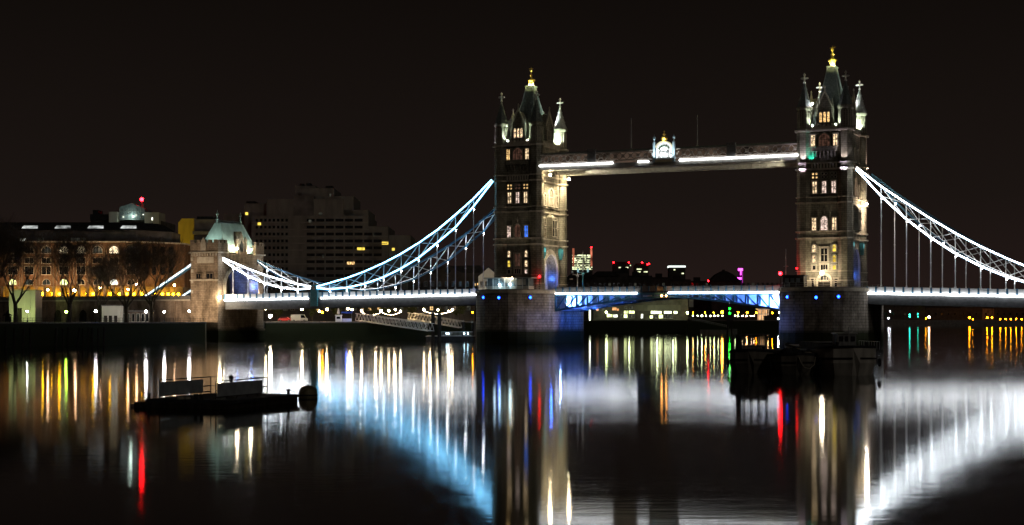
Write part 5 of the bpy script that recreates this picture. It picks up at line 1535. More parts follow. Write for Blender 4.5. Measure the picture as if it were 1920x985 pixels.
def gangway(label, A, B, h, group, w_=2.2):
    A, B = Vector(A), Vector(B)
    t = thing('gangway', label, 'gangway', B, 0, group)
    d = (B - A); u = Vector((d.x, d.y, 0)).normalized(); s = Vector((-u.y, u.x, 0)) * w_ / 2
    up = Vector((0, 0, h))
    m = MB(B); m.beam(A, B, w_, .15); m.build('walkway_floor', GREYSTEEL, t)
    n = max(6, int(d.length / 2.1))
    for k in (-1, 1):
        m = MB(B)
        m.beam(A + s * k, B + s * k, .16, .2); m.beam(A + s * k + up, B + s * k + up, .16, .18)
        for i in range(n):
            a, c, e2 = A.lerp(B, i / n), A.lerp(B, (i + .5) / n), A.lerp(B, (i + 1) / n)
            m.beam(a + s * k, c + s * k + up, .1, .14); m.beam(c + s * k + up, e2 + s * k, .1, .14)
        m.build('side_truss', TRIMSTEEL, t)
    return t
gangway('longer pale lattice gangway sloping down from the quay', W(672, 601, 505), W(808, 621, 470), 2.2, 'gangways to the landing stage')
gangway('shorter pale lattice gangway behind, sloping down near the farther pier', W(770, 598, 522), W(866, 615, 492), 2.0, 'gangways to the landing stage')
pn, X, Z = site('landing_stage', 'low floating landing stage at the foot of the lattice gangways', 'landing stage', 845, 478, zb=WATER)
bx(pn, 'pontoon_hull', DARKSTEEL, (X(800), X(890), -4, 10, -.5, 1.3)); bx(pn, 'deck', GREYSTEEL, (X(799), X(891), -4.2, 10.2, 1.303, 1.45))
m = MB()
for k in range(28): m.tube((X(822) + k * .38, -4, 1.45), (X(822) + k * .38, -4, 2.7), .03, n=4)
m.tube((X(822), -4, 2.7), (X(887), -4, 2.7), .05); m.build('handrail', WHITEPAINT, pn)
for q in (838.5, 842, 871, 878):
    m = MB(); m.ball((X(q), -4.3, 2.2), .14, 6, 5); m.build('deck_light', CYANL, pn)
for i, (px, yt, r) in enumerate(((812, 588, .55), (824, 590, .6), (869, 604, .5), (886, 606, .4), (450, 610, .4))):
    p = W(px, YH, (474, 474, 476, 478, 486)[i])
    t = thing('mooring_pile', ('dark mooring pile at the foot of the longer gangway, left of two', 'dark mooring pile at the foot of the longer gangway, right of two', 'dark mooring pile beside the shorter gangway', 'thin mooring pile against the farther pier', 'lone pale-topped pile under the road by the abutment tower')[i], 'pile', (p.x, p.y, WATER), 0, 'mooring piles by the landing stage')
    zt = W(px, yt, 474).z - WATER
    m = MB(); m.tube((0, 0, -3), (0, 0, zt), r, n=10); m.build('post', TIMBER, t)
    m = MB(); m.lathe([(r * 1.1, zt), (r * .8, zt + .25), (.05, zt + .6)], (0, 0), 10); m.build('cap', GREYSTEEL, t)
# timber piles along the left wall
for i, px in enumerate((12, 27, 43, 57, 105, 119, 128, 142, 156, 165, 174, 184, 194)):
    y_w = 652 - 9 * px / 383
    Zd = FPX * 6.5 / (y_w - YH) - 3.0
    p = W(px, YH, Zd)
    m = MB((p.x, p.y, WATER)); ln = .12 * ((i * 7) % 5 - 2) if i != 7 else 1.2
    m.tube((p.x, p.y, WATER - 2), (p.x + ln, p.y, W(px, 614 + (i % 3), Zd).z), .27, .25, 8)
    o_ = m.build('timber_pile', TIMBER)
    tag(o_, 'leaning timber pile among the upright ones along the river wall' if i == 7 else 'upright dark timber pile standing in the water along the left river wall', 'pile', 'timber piles along the left river wall')

# ------------------------------------------------------------------ far quay under the bascules
rs, X, Z = site('quayside_restaurant', 'long low quayside restaurant with brightly lit lime windows under the bascules', 'restaurant', 1200, 790)
bx(rs, 'wall', DARKGREYWALL, (X(1112), X(1192), 0, 16, 0, Z(570)), (X(1192.3), X(1292), 1, 18, 0, Z(560)))
bx(rs, 'roof', DARKROOF, (X(1110), X(1192), -.6, 16.5, Z(570) + .003, Z(568)), (X(1192.3), X(1294), .4, 18.5, Z(560) + .003, Z(557)))
bx(rs, 'fascia', CONC, (X(1192.5), X(1276), .7, .99, Z(583), Z(572)))
for a, c, y0, y1, mt in ((1118, 1122, 583, 578, LITORANGE), (1126, 1130, 582, 578, LITDIM), (1148, 1156, 582, 577, LITORANGE), (1157, 1160, 583, 579, LITORANGE), (1170, 1178, 588, 583, LITLIME), (1179.5, 1189.5, 588, 583, LITLIME), (1138, 1143, 595, 589, LITLIME), (1144, 1149, 595, 590, LITLIME), (1150, 1158, 595, 590, LITWHITE),
                         (1164, 1168, 595, 590, LITDIM), (1170, 1176, 596, 589.5, LITLIME), (1177, 1183, 596, 589.5, LITDIM), (1184, 1190, 596, 589.5, LITDIM), (1171, 1175, 579, 575, LITDIM), (1181, 1186, 579, 575, LITDIM)):
    fwin(rs, X(a), X(c), Z(y0), Z(y1), 0, mt, GREYSTEEL, False, 1, fw=.1)
for a, c, y0, y1, mt in ((1202, 1206, 597, 589, LITWHITE), (1219, 1224, 597, 592, LITLIME), (1221, 1229, 588.5, 583.5, LITLIME2), (1230, 1240, 588, 584, LITLIME2), (1246, 1252, 588, 584, LITLIME2), (1252.5, 1259, 588, 584, LITLIME2), (1264, 1270, 588, 584, LITLIME2), (1226, 1234, 597, 590.5, LITDIM), (1236, 1243, 597, 590.5, LITLIME), (1245, 1252, 597, 590.5, LITDIM), (1254, 1261, 597, 590.5, LITDIM)):
    fwin(rs, X(a), X(c), Z(y0), Z(y1), 1.0, mt, GREYSTEEL, False, 1, fw=.1)
pb, X, Z = site('light_column', 'white light column on the quay just right of the farther pier', 'light', 1106, 760)
bx(pb, 'base', DARKSTEEL, (-.5, .5, -.5, .5, 0, .3)); bx(pb, 'tube', LITCOL, (-.3, .3, -.3, .3, .303, Z(580))); bx(pb, 'cap', DARKSTEEL, (-.4, .4, -.4, .4, Z(580) + .003, Z(580) + .3))
gp, X, Z = site('banner_post', 'tall banner post with pale lit shapes beside the restaurant', 'banner', 1291, 770)
bx(gp, 'post', DARKSTEEL, (-.15, .15, 0, .3, 0, Z(560))); bx(gp, 'banner', PALECONC, (.2, 2.4, .1, .2, Z(576), Z(561)))
nv, X, Z = site('navigation_dolphin', 'timber navigation dolphin with two green lights and a white one', 'navigation light', 1368, 700, zb=WATER)
for dx in (-.9, .9):
    m = MB(); m.tube((dx * 1.3, 0, -3), (dx * .7, .4, Z(600)), .42, n=8); m.build('pile', TIMBER, nv)
m = MB(); m.tube((0, .2, Z(603)), (0, .2, Z(566)), .14, n=6); m.box(-1.4, 1.4, -.8, 1.2, Z(602), Z(600)); m.build('mast', DARKSTEEL, nv)
for y, mt, r in ((579, GREENSIG, .36), (587.5, GREENSIG, .4), (567.8, WHITEDIM, .3)):
    m = MB(); m.ball((0, -.1, Z(y)), r, 8, 6); m.build('signal_light', mt, nv)
sr, X, Z = site('river_stairs', 'long stone river stairs with railing descending the quay wall to the right', 'stairs', 1330, 735, zb=WATER)
m = MB(); n = 22
x0, x1 = X(1290), X(1366)
for k in range(n):
    m.box(x0 + (x1 - x0) * k / n, x0 + (x1 - x0) * (k + 1) / n, 0, 4, -1, Z(600) + (Z(616) - Z(600)) * k / n)
m.build('steps', QUAY, sr)
m = MB()
for k in range(20):
    p = (x0 + (x1 - x0) * k / 19, -.1, Z(600) + (Z(616) - Z(600)) * k / 19); m.tube(p, (p[0], p[1], p[2] + 1.2), .06, n=4)
m.tube((x0, -.1, Z(600) + 1.2), (x1, -.1, Z(616) + 1.2), .1); m.tube((x0, -.1, Z(600) + .6), (x1, -.1, Z(616) + .6), .06); m.build('handrail', TRIMSTEEL, sr)
bx(sr, 'landing', GREYSTONE, (x1, x1 + 4, -.4, 4, -1, Z(617)), (X(1312), x1, -1.5, -.2, -1, Z(618.5)))
lc, X, Z = site('lit_cabin', 'orange-lit glass cabin on the far quay near the nearer pier', 'cabin', 1432, 778)
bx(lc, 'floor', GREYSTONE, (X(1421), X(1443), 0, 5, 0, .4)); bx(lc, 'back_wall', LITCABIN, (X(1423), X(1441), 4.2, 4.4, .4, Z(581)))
bx(lc, 'roof', PALECONC, (X(1420), X(1444), -.8, 5.4, Z(581), Z(578.5)))
for q in (1422, 1428, 1435, 1441.5): bx(lc, 'post', PALECONC, (X(q) - .15, X(q) + .15, 0, .3, .4, Z(581)))
bx(lc, 'mid_rail', PALECONC, (X(1422), X(1442), 0, .2, Z(590), Z(588.5)))
q1, X, Z = site('low_cabin', 'dark low cabin on the quay below the orange-lit one', 'cabin', 1440, 768)
bx(q1, 'wall', DARKWALL, (X(1434), X(1447), 0, 4, 0, Z(593))); bx(q1, 'roof', DARKROOF, (X(1433), X(1448), -.3, 4.3, Z(593) + .003, Z(592)))
# dark blocks on the far shore behind the bascules
for a, c, y, Zd, roof, lb in ((1062, 1112, 514, 940, 'gable', 'pale-eaved dark house roof just right of the farther tower'), (1112, 1158, 509, 960, 'gable', 'broad dark gabled roof second right of the farther tower'), (1156, 1178, 512, 980, 'flat', 'small dark block with one dim lit window behind the bascules'), (1178, 1222, 520, 980, 'flat', 'dark flat block before the skyscraper with two red lights'),
                              (1222, 1256, 523, 1000, 'flat', 'dark flat block left of the white-topped tower'), (1256, 1294, 527, 1000, 'flat', 'dark flat block in front of the white-topped tower'), (1294, 1330, 530, 1020, 'flat', 'low dark block beside the lone red beacon'), (1390, 1466, 545, 1020, 'flat', 'lowest dark block right of the magenta tower')):
    r, X, Z = site('riverside_block', lb, 'building', (a + c) / 2, Zd, 'dark blocks on the far shore')
    bx(r, 'wall', DARKWALL, (X(a), X(c), 0, 20, 0, Z(y) if roof == 'flat' else Z(y + 9)))
    if roof == 'gable':
        m = MB(); m.prism([(X(a) - 1, Z(y + 9)), (X(a + 8), Z(y)), (X(c - 8), Z(y)), (X(c) + 1, Z(y + 9))], 'y', -1, 21); m.build('roof', DARKROOF, r)
    else:
        bx(r, 'roof', DARKROOF, (X(a) - .3, X(c) + .3, -.3, 20.3, Z(y) + .003, Z(y) + 1.0), (X(a) + 3, X(a) + 7, 4, 8, Z(y) + 1.003, Z(y) + 3.5))
    for k in range(int((c - a) / 9)):
        fwin(r, X(a + 4 + k * 9) - .7, X(a + 4 + k * 9) + .7, Z(536), Z(531), 0, LITDIM if (k * 5 + a) % 7 == 0 else GLASS, DARKGREYWALL, False, 1)
    if a == 1062: bx(r, 'lit_window', LITDIM2, (X(1068), X(1074), -.4, -.25, Z(524), Z(517)))
    if a == 1156: bx(r, 'lit_window', LITDIM2, (X(1147), X(1155), -.4, -.25, Z(523), Z(519)))
pv, X, Z = site('domed_pavilion', 'dark low-domed pavilion roof left of the magenta tower', 'building', 1360, 1000)
bx(pv, 'wall', DARKWALL, (X(1334), X(1389), 0, 20, 0, Z(528)))
m = MB(); m.loft([rect2(X(1332), X(1391), -1, 21, Z(528)), rect2(X(1345), X(1376), 4, 16, Z(514)), rect2(X(1356), X(1366), 8, 12, Z(508))]); m.build('roof', DARKROOF, pv)
bx(pv, 'lantern', DARKWALL, (X(1358), X(1363), 9, 11, Z(508) + .003, Z(505)))
bp_, X, Z = site('beacon_post', 'lone red beacon on a post above the bascules', 'beacon', 1328, 980)
m = MB(); m.tube((0, 0, 0), (0, 0, Z(529)), .2); m.build('pole', DARKSTEEL, bp_)
m = MB(); m.ball((0, 0, Z(527)), .42, 8, 6); m.build('red_light', REDL, bp_)

# ------------------------------------------------------------------ towers on the skyline, kilometres off
ZS = 3900
sk, X, Z = site('skyscraper', 'brightly lit office skyscraper with red-tipped orange corner columns', 'skyscraper', 1090, ZS, 'skyscrapers on the horizon', 0)
bx(sk, 'wall', DARKWALL, (X(1072), X(1111), 0, 45, 0, Z(477)))
rng = random.Random(5)
for k in range(9):
    y = 478 + k * 3.2
    m = MB(); q = 1073.0; m.box(X(1073), X(1110.5), -.7, -.3, Z(y + 1.9) - .4, Z(y + 1.9) + .05)
    while q < 1110:
        l_ = rng.uniform(1.0, 3.4)
        if rng.random() < (.85 if k in (0, 4, 8) else .55): m.box(X(q), X(min(q + l_, 1110.5)), -.8, -.2, Z(y + 1.9), Z(y))
        q += l_ + .5
    m.build('window_band', LITSKY, sk)
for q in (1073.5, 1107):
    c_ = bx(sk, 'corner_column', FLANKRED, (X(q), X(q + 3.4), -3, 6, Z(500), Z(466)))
    if q > 1080:
        m = MB(); m.ball((X(q + 1.7), 0, Z(464)), 2.0, 8, 6); m.build('red_beacon', REDS, c_)
for a, c, y, lb, wins, reds, top in ((1150, 1180, 494, 'dark skyscraper with a red light at each top corner', ((1160, 1164, 501), (1173, 1178, 501), (1181, 1183, 497)), ((1150.5, 492.5), (1179, 492.5)), False),
                                     (1190, 1216, 497, 'dark skyscraper with lit floors and a red pair at its right corner', ((1194, 1203, 504), (1207, 1214, 509), (1196, 1201, 509), (1193, 1198, 518), (1206, 1209, 518)), ((1204, 492.5), (1214, 496), (1217, 495)), False),
                                     (1255, 1285, 499, 'dark tower crowned by one white light band', ((1263, 1266, 505), (1278, 1282, 512)), (), True)):
    r, X, Z = site('skyscraper', lb, 'skyscraper', (a + c) / 2, ZS, 'skyscrapers on the horizon', 0)
    bx(r, 'wall', DARKWALL, (X(a), X(c), 0, 40, 0, Z(y)))
    bx(r, 'roof', DARKROOF, (X(a + 3), X(c - 3), 4, 36, Z(y) + .01, Z(y - 3)))
    for (p, q, yy) in wins: bx(r, 'lit_floor', LITSKY, (X(p), X(q), -1.4, -.6, Z(yy + 2), Z(yy)))
    if top: bx(r, 'crown_band', LITCROWN, (X(a - .5), X(c + .5), -1, 41, Z(y + 2.6), Z(y - .6)))
    for (p, yy) in reds:
        m = MB(); m.tube((X(p), 2, Z(y + 2)), (X(p), 2, Z(yy)), .5); po = m.build('mast', DARKSTEEL, r)
        m = MB(); m.ball((X(p), 0, Z(yy)), 1.9, 8, 6); m.build('red_beacon', REDS, po)
mg, X, Z = site('neon_tower', 'slim tower glowing magenta at the right end of the skyline', 'tower', 1388, 2400, None, 0)
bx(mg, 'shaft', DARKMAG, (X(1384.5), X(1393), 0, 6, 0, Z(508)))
bx(mg, 'neon_head', MAGENTA, (X(1385), X(1392.5), -1, 6, Z(508) + .01, Z(503.5)))
bx(mg, 'neon_stem', MAGENTA, (X(1388), X(1389.6), -.9, -.2, Z(516), Z(508)))
bx(mg, 'neon_sign', MAGENTA, (X(1382), X(1390), -1.2, -.2, Z(524), Z(520.5)))
bx(mg, 'blue_screen', LITBLUE, (X(1385.5), X(1389), -1.6, -1.25, Z(527.5), Z(525)))
bx(mg, 'neon_tube', MAGDIM, (X(1391.6), X(1392.6), -.9, -.2, Z(536), Z(509)))
# far right shore
rng = random.Random(9)
for i, (a, c, y) in enumerate(((1655, 1690, 572), (1690, 1735, 575), (1736, 1800, 578), (1800, 1842, 575), (1842, 1864, 579), (1864, 1935, 577))):
    r, X, Z = site('shore_building', ('dark tall-roofed shed right of the nearer pier on the far bank', 'dark shed behind the teal signals on the far bank', 'long dark shed right of the lone bright lamp', 'dark shed left of the orange-lit wall', 'shed with wall glowing orange behind two lamps', 'dark shed behind the even row of orange lamps')[i], 'building', (a + c) / 2, 1640, 'dark sheds on the far right bank', 3.0)
    bx(r, 'wall', STOCK if i == 4 else DARKWALL, (X(a), X(c), 0, 30, 0, Z(y)))
    m = MB(); m.prism([(X(a), Z(y) + .01), (X(a) + (X(c) - X(a)) * rng.uniform(.3, .7), Z(y) + rng.uniform(2.5, 5)), (X(c), Z(y) + .01)], 'y', 0, 30); m.build('roof', DARKROOF, r)
    for k in range(max(1, int((c - a) / 12))): bx(r, 'window', GLASS, (X(a + 5 + 12 * k), X(a + 8 + 12 * k), -.2, -.05, Z(591), Z(587)))
for i, px in enumerate((1722, 1728)):
    p = W(px, YH, 1610)
    leafy('dark tree crown on the far bank beside the fainter teal signals', (p.x, p.y, 3.0), 18, 6, 70 + i, 'dark trees on the far right bank')

# ------------------------------------------------------------------ things on the piers
cb, X, Z = None, None, None
def pier_site(name, label, cat, X0, x, y, group=None):
    return thing(name, label, cat, (X0 + x, y, ZD), 0, group)
xa, xc = atY(917, 540, -13.5).x + TX, atY(997, 540, -13.5).x + TX
cb = pier_site('control_cabin', 'glass bridge control cabin with flat roof and two cyan lights on the farther pier', 'cabin', -TX, (xa + xc) / 2, -13.5)
hw = (xc - xa) / 2
bx(cb, 'roof', TRIMSTEEL, (-hw - .6, hw + .9, -2.2, 2.4, 2.95, 3.2)); bx(cb, 'floor', GREYSTONE, (-hw, hw, -1.8, 2.0, .004, .15))
bx(cb, 'glazing', PALEGLASS, (-hw + .2, hw - .2, -1.5, 1.7, .9, 2.94))
bx(cb, 'dado', PALECONC, (-hw + .15, hw - .15, -1.55, 1.75, .153, .89))
for k in range(8):
    x = -hw + .2 + (2 * hw - .4) * k / 7; bx(cb, 'post', WHITEPAINT, (x - .07, x + .07, -1.7, -1.56, .15, 2.94))
bx(cb, 'blind', PALECONC, (hw * .35, hw * .82, -1.62, -1.52, 1.2, 2.8))
for px, py in ((937, 535), (956.5, 534)):
    q = atY(px, py, -15.3); m = MB(); m.ball((q.x + TX - (xa + xc) / 2, -1.85, q.z - ZD), .28, 8, 6); m.build('cyan_light', CYANL, cb)
q = atY(960, 521.5, -15.4); m = MB(); m.ball((q.x + TX - (xa + xc) / 2, -1.9, q.z - ZD), .2, 8, 6); m.build('warm_light', WARM, cb)
lamp('POINT', (-hw * .3, 0, 2.4), 60, (.6, .85, 1.0), cb, size=.2)
lamp('POINT', (-hw * .5, -3.2, 1.6), 70, (.6, .85, 1.0), cb, size=.2)
q = atY(1011.5, 519, -11)
t = thing('signal_mast', 'short mast with red signal beside the blue-lit arch of the farther tower', 'signal', (q.x, -11, ZD))
m = MB(); m.tube((0, 0, 0), (0, 0, q.z - ZD - .3), .08); m.build('pole', DARKSTEEL, t)
m = MB(); m.ball((0, 0, q.z - ZD), .3, 8, 6); m.build('red_light', REDS, t)
xa, xc = atY(1471, 540, -14).x - TX, atY(1510, 540, -14).x - TX
dc = pier_site('watch_cabin', 'dark flat-roofed watch cabin at the left end of the nearer pier', 'cabin', TX, (xa + xc) / 2, -14)
hw = (xc - xa) / 2
bx(dc, 'wall', DARKWALL, (-hw, hw, -1.6, 1.6, .004, 2.7)); bx(dc, 'roof', DARKROOF, (-hw - .3, hw + .3, -1.9, 1.9, 2.703, 2.95))
for k in range(3):
    x = -hw + .5 + k * (2 * hw - 1) / 3; m = MB(); m.box(x, x + .9, -1.68, -1.603, 1.2, 2.2); m.build('window', PALEGLASS, dc)
bx(dc, 'door', TIMBER, (hw - .95, hw - .2, -1.66, -1.604, .1, 2.1))
for px, py, mt, r, lb in ((1463, 513, REDL, .42, 'mast with large glowing red beacon left of the watch cabin'), (1494, 503.5, REDS, .2, 'thin mast with small red light above the watch cabin')):
    q = atY(px, py, -11.6 if px < 1470 else -12.2)
    t = thing('beacon_mast', lb, 'beacon', (q.x, q.y, 12.4 if px < 1470 else ZD), 0, 'red beacons on the nearer pier')
    zb_ = t.location.z
    m = MB(); m.tube((0, 0, 0), (0, 0, q.z - zb_ - r * .9), .09); m.build('pole', DARKSTEEL, t)
    m = MB(); m.ball((0, 0, q.z - zb_), r, 8, 6); m.build('red_light', mt, t)
    m = MB(); m.box(-.25, .25, -.25, .25, 0, .3); m.build('base', DARKSTEEL, t)
q = atY(1473.5, 467, -12.6); t = thing('flag_mast', 'tall thin bare mast at the watch cabin on the nearer pier', 'mast', (q.x, q.y, ZD))
m = MB(); m.tube((0, 0, 0), (0, 0, q.z - ZD), .09, .05); m.build('pole', GREYSTEEL, t)
m = MB(); m.tube((-.6, 0, (q.z - ZD) * .55), (.6, 0, (q.z - ZD) * .55), .05); m.build('yard', GREYSTEEL, t)
q = atY(1541, 512, -13.5); t = thing('flood_lamp', 'dazzling warm lamp on a post before the nearer tower', 'lamp', (q.x, q.y, ZD))
m = MB(); m.lathe([(.2, 0), (.12, .5), (.07, .7), (.06, q.z - ZD - .35)], (0, 0), 6); m.build('pole', DARKSTEEL, t)
m = MB(); m.ball((0, 0, q.z - ZD), .42, 10, 8); m.build('globe', FLOODR, t)
m = MB(); m.lathe([(.3, q.z - ZD + .4), (.12, q.z - ZD + .6), (.03, q.z - ZD + .8)], (0, 0), 6); m.build('cap', DARKSTEEL, t)
for px, ytop, yl, lb in ((1093, 470, 511, 'teal ornate lamp post right of the farther tower, the taller of two'), (1083, 486, 515, 'plain pale lamp post right of the farther tower, the shorter of two')):
    q = atY(px, 540, 7.6); zt = atY(px, ytop, 7.6).z; z2 = atY(px, yl, 7.6).z
    t = thing('lamp_post', lb, 'lamp post', (q.x, 7.6, 12.2), 0, 'lamp posts at the far side of the bascule')
    mt = TEALPAINT if px > 1090 else GREYSTEEL
    m = MB(); m.lathe([(.5, 0), (.3, .6), (.22, 1.0), (.18, z2 - 12.2 - .8), (.42, z2 - 12.2 - .5), (.2, z2 - 12.2)], (0, 0), 8); m.build('column', mt, t)
    m = MB(); m.tube((0, 0, z2 - 12.2), (0, 0, zt - 12.2), .08, .06); m.build('mast', WHITEPAINT, t)
    m = MB(); m.box(-1.6, 1.6, -.08, .08, z2 - 12.2 - .1, z2 - 12.2 + .05); m.build('cross_arm', mt, t)
    for s_ in (-1, 1):
        m = MB(); m.lathe([(.1, z2 - 12.2 + .06), (.3, z2 - 12.2 + .3), (.26, z2 - 12.2 + .8), (.05, z2 - 12.2 + 1.1)], (s_ * 1.45, 0), 6); m.build('lantern', LANT if px > 1090 else PALEGLASS, t)

# ------------------------------------------------------------------ moored barges on the right
def hull_pts(L, B, D, sheer, bow=.22, stern=.1, n=18):
    out = []
    for k in range(n + 1):
        t = k / n
        wd = 1.0
        if t < bow: wd = (1 - (1 - t / bow) ** 2.2) ** .5
        if t > 1 - stern: wd = min(wd, .72 + .28 * (1 - ((t - 1 + stern) / stern) ** 2))
        wd = max(wd, .12)
        top = D + sheer * ((t - .5) * 2) ** 2
        rake = (.9 * max(0, 1 - t / bow) if t < bow else 0)
        out.append((t * L, wd * B / 2, top, rake))
    return out
def barge(label, px, Zd, L, B, D, rz, mat, sheer=.35):
    p = W(px, YH, Zd)
    t = thing('moored_barge', label, 'barge', (p.x, p.y, WATER), TH + rz, 'old barges moored before the nearer pier')
    st_ = hull_pts(L, B, D, sheer)
    rings = []
    for y, hw, top, rake in st_:
        rings.append([(-hw, y - rake * .0, top), (-hw * 1.0, y, top * .45), (-hw * .82, y + rake, -.7), (0, y + rake * 1.2, -1.0), (hw * .82, y + rake, -.7), (hw * 1.0, y, top * .45), (hw, y, top)])
    m = MB(); m.loft(rings); m.build('hull', mat, t, smooth=False)
    m = MB()      # bulwark rail
    for s_ in (-1, 1):
        for a, c in zip(st_[:-1], st_[1:]): m.beam((s_ * a[1], a[0], a[2] + .12), (s_ * c[1], c[0], c[2] + .12), .18, .26)
    m.beam((-st_[0][1], 0, st_[0][2] + .12), (st_[0][1], 0, st_[0][2] + .12), .2, .26)
    m.build('gunwale', DARKSTEEL, t)
    m = MB()
    for s_ in (-1, 1):
        for a, c in zip(st_[:-1], st_[1:]): m.beam((s_ * (a[1] + .04), a[0], a[2] * .62), (s_ * (c[1] + .04), c[0], c[2] * .62), .12, .2)
    m.build('rubbing_strake', TIMBER, t)
    for k, (s_, y) in enumerate(((-1, 3), (1, 3), (-1, 9), (1, 9))):
        m = MB(); hw = B / 2
        c = (s_ * (hw + .12), y, D * .5)
        n = 12
        for i in range(n):
            a0, a1 = 2 * PI * i / n, 2 * PI * (i + 1) / n
            m.tube((c[0], c[1] + .38 * math.cos(a0), c[2] + .38 * math.sin(a0)), (c[0], c[1] + .38 * math.cos(a1), c[2] + .38 * math.sin(a1)), .13, n=6)
        m.build('tyre_fender', RUBBER, t)
    for s_ in (-1, 1):
        m = MB(); m.lathe([(.16, D + .2), (.14, D + .75), (.24, D + .8), (.22, D + .95)], (s_ * B * .25, 2.0), 8); m.build('bollard', DARKSTEEL, t)
    return t
def coil(t, c, r, n=3):
    m = MB()
    for j in range(n):
        for i in range(14):
            a0, a1 = 2 * PI * i / 14, 2 * PI * (i + 1) / 14
            rr = r - j * .06
            m.tube((c[0] + rr * math.cos(a0), c[1] + rr * math.sin(a0), c[2] + j * .1), (c[0] + rr * math.cos(a1), c[1] + rr * math.sin(a1), c[2] + j * .1), .06, n=5)
    m.build('rope_coil', ROPE, t)
b3 = barge('wide grey barge at the right end of the moored group, with pale deckhouse', 1606, 181, 24, 6.8, 2.9, .05, HULL2)
bx(b3, 'hatch_cover', DARKSTEEL, (-2.2, 2.2, 8, 19, 2.95, 3.7))
dh = bx(b3, 'deckhouse', WHITEDECK, (-1.0, 1.2, 4.6, 7.0, 2.9, 4.75)); bx(dh, 'house_roof', GREYSTEEL, (-1.15, 1.35, 4.4, 7.2, 4.753, 4.9))
for k in range(3): bx(dh, 'window', GLASS, (-.85 + k * .7, -.35 + k * .7, 4.52, 4.597, 3.9, 4.5))
m = MB(); m.tube((.0, 3.4, 2.9), (0, 3.4, 5.6), .06); m.tube((-.5, 3.4, 5.0), (.5, 3.4, 5.0), .04); m.build('mast', GREYSTEEL, b3)
m = MB()
for k in range(9):
    y = 1.5 + k * 1.1
    m.tube((3.1, y, 3.0), (3.1, y, 3.9), .04, n=4)
m.path([(3.1, 1.5, 3.9), (3.1, 10.3, 3.9)], .04, 4); m.build('guard_rail', GREYSTEEL, b3)
coil(b3, (-2.0, 3.2, 3.0), .6); coil(b3, (2.0, 5.0, 3.0), .5)
m = MB(); m.box(-2.6, -1.5, 4.5, 6.5, 2.9, 3.5); m.build('deck_locker', TARP, b3)
b2 = barge('low barge in the middle heaped with ropes and a dark tarpaulin', 1499, 184, 20, 5.6, 2.0, .0, HULL)
m = MB(); rng = random.Random(3)
for k in range(9): m.ball((rng.uniform(-1.6, 1.0), rng.uniform(3, 6), 2.1 + rng.uniform(0, .5)), rng.uniform(.5, .95), 8, 6, .7)
m.build('tarpaulin_heap', TARP, b2, smooth=True)
bx(b2, 'hatch_cover', TIMBER, (-2, 2, 7.5, 16, 2.05, 2.7))
coil(b2, (1.3, 1.6, 2.3), .55, 4); coil(b2, (.1, 1.2, 2.25), .5, 3)
m = MB(); m.path([(-.1, -.05, 2.1), (.1, -.3, 1.5), (.5, -.35, .9), (1.1, -.3, .7), (1.7, -.1, 1.2), (1.9, .1, 2.1)], .05); m.build('hanging_rope', ROPE, b2)
m = MB(); m.box(1.2, 2.6, 4.0, 5.2, 2.0, 2.75); m.build('deck_locker', DARKSTEEL, b2)
b1 = barge('dark tug barge with open wheelhouse frame at the left of the moored group', 1408, 189, 15, 5.6, 2.2, -.22, HULL, .5)
wh = bx(b1, 'wheelhouse', HULL, (-1.4, 1.5, 5, 8, 2.2, 3.3)); bx(wh, 'house_roof', DARKSTEEL, (-1.6, 1.7, 4.8, 8.2, 4.5, 4.65))
for x in (-1.35, -.4, .5, 1.45): bx(wh, 'frame_post', DARKSTEEL, (x - .06, x + .06, 5.0, 5.12, 3.3, 4.5)); bx(wh, 'frame_post', DARKSTEEL, (x - .06, x + .06, 7.88, 8.0, 3.3, 4.5))
m = MB(); m.lathe([(.32, 2.2), (.3, 4.2), (.36, 4.25), (.34, 4.6)], (-2.0, 6.5), 8); m.build('funnel', DARKSTEEL, b1)
m = MB(); m.tube((-1.5, 4, 2.3), (-1.5, 4, 5.2), .05); m.build('mast', DARKSTEEL, b1)
m = MB()
for k in range(10): m.tube((-2.4 + .12 * k * 4, 1.6 + .06 * k, 2.4), (-2.4 + .12 * k * 4, 1.6 + .06 * k, 3.2), .03, n=4)
m.path([(-2.4, 1.6, 3.2), (2.0, 2.2, 3.2)], .035, 4); m.build('guard_rail', DARKSTEEL, b1)
m = MB()
for k in range(6): m.ball((rng.uniform(-2, 2), rng.uniform(2.2, 4), 2.3), rng.uniform(.25, .5), 7, 5, .8)
m.build('deck_gear', TARP, b1)
coil(b1, (1.9, 3.0, 2.4), .45)

# ------------------------------------------------------------------ raft and buoy in the foreground
c0 = W(430, YH, 114.0)
RR = TH - R(20)
rf_ = thing('mooring_raft', 'long dark mooring raft with rails and two grey boards in the near water', 'raft', (c0.x, c0.y, WATER - .18), RR)
bx(rf_, 'hull', TIMBER, (-8.0, 0, 0, 10.5, -.6, .55))
bx(rf_, 'deck', DARKSTEEL, (-7.2, .1, .2, 10.7, .553, .8))
bx(rf_, 'end_float', HULL, (-8.6, -7.0, .4, 2.4, -.6, .4))
for k in range(12): bx(rf_, 'fender_plank', TIMBER, (-7.8 + k * .65, -7.5 + k * .65, -.1, -.004, -.5, .6))
def rail_run(x, y0, y1, board):
    m = MB(); h = 1.35
    n = 5
    for i in range(n + 1):
        y = y0 + (y1 - y0) * i / n; m.tube((x, y, .8), (x, y, .8 + h), .045, n=5)
    for z in (1.0, 1.45, .8 + h): m.tube((x, y0, z), (x, y1, z), .042, n=5)
    ro_ = m.build('guard_rail', DARKSTEEL, rf_)
    m = MB(); m.box(x + .05, x + .11, board[0], board[1], 1.02, 2.0); m.build('sign_board', BOARD, rf_)
rail_run(-6.6, 1.2, 8.5, (1.2, 7.2)); rail_run(-1.6, .8, 8.5, (.9, 7.6))
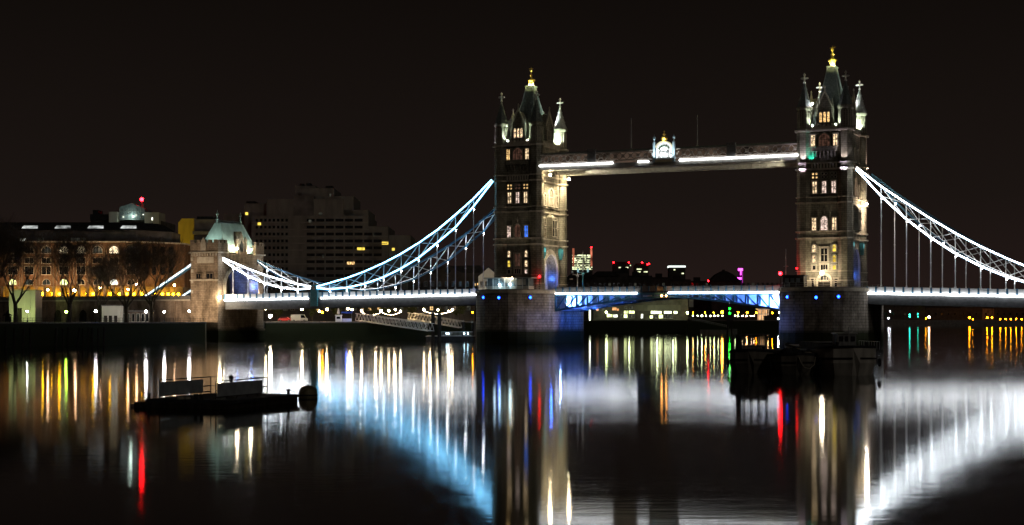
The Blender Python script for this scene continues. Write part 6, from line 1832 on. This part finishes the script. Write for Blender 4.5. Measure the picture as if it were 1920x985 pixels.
m = MB()
for x in (-6.6, -5.4, -4.2, -3.0, -1.6): m.tube((x, 8.5, .8), (x, 8.5, 2.15), .035, n=5)
for z in (1.45, 2.15): m.tube((-6.6, 8.5, z), (-1.6, 8.5, z), .03, n=5)
m.build('guard_rail', DARKSTEEL, rf_)
m = MB(); m.lathe([(.16, .8), (.13, 2.0), (.2, 2.05), (.12, 2.3)], (-4.6, 8.2), 8); m.build('lamp_standard', DARKSTEEL, rf_)
for x, y in ((-.5, 9.9), (-7.2, .7), (-3.4, 1.0), (-2.6, .5)):
    m = MB(); m.lathe([(.12, .8), (.1, 1.05), (.18, 1.1), (.16, 1.2)], (x, y), 8); m.build('bollard', DARKSTEEL, rf_)
m = MB(); m.ball((-4.4, .6, .85), .3, 8, 6, .6); m.ball((-4.0, .9, .85), .24, 8, 6, .6); m.build('rope_heap', ROPE, rf_)
# buoy
pb_ = W(577.5, YH, 131.6)
by = thing('mooring_buoy', 'round weathered drum buoy floating right of the raft', 'buoy', (pb_.x, pb_.y, WATER), TH)
m = MB(); m.lathe([(.3, -.7), (.62, -.45), (.79, -.05), (.8, .3), (.73, .62), (.52, .86), (.25, .96), (.05, .98)], (0, 0), 20); m.build('drum', BUOYM, by, smooth=True)
m = MB(); m.lathe([(.80, .12), (.815, .15), (.815, .22), (.80, .25)], (0, 0), 20); m.build('band', DARKSTEEL, by)
m = MB(); m.tube((0, 0, .95), (0, 0, 1.08), .05)
m.build('ring_bolt', DARKSTEEL, by)
pr_ = Vector((c0.x, c0.y, 0)) + Vector((math.cos(RR) * -.5 - math.sin(RR) * 9.9, math.sin(RR) * -.5 + math.cos(RR) * 9.9, 0))
m = MB((pr_.x, pr_.y, -.5)); a_ = Vector((pr_.x, pr_.y, -.45)); e_ = Vector((pb_.x, pb_.y, -.62))
pts = [a_.lerp(e_, k / 8) - Vector((0, 0, .35 * 4 * (k / 8) * (1 - k / 8))) for k in range(9)]
m.path(pts, .025, 5); tag(m.build('mooring_rope', ROPE), 'thin mooring rope slung between the raft and the round buoy', 'rope')
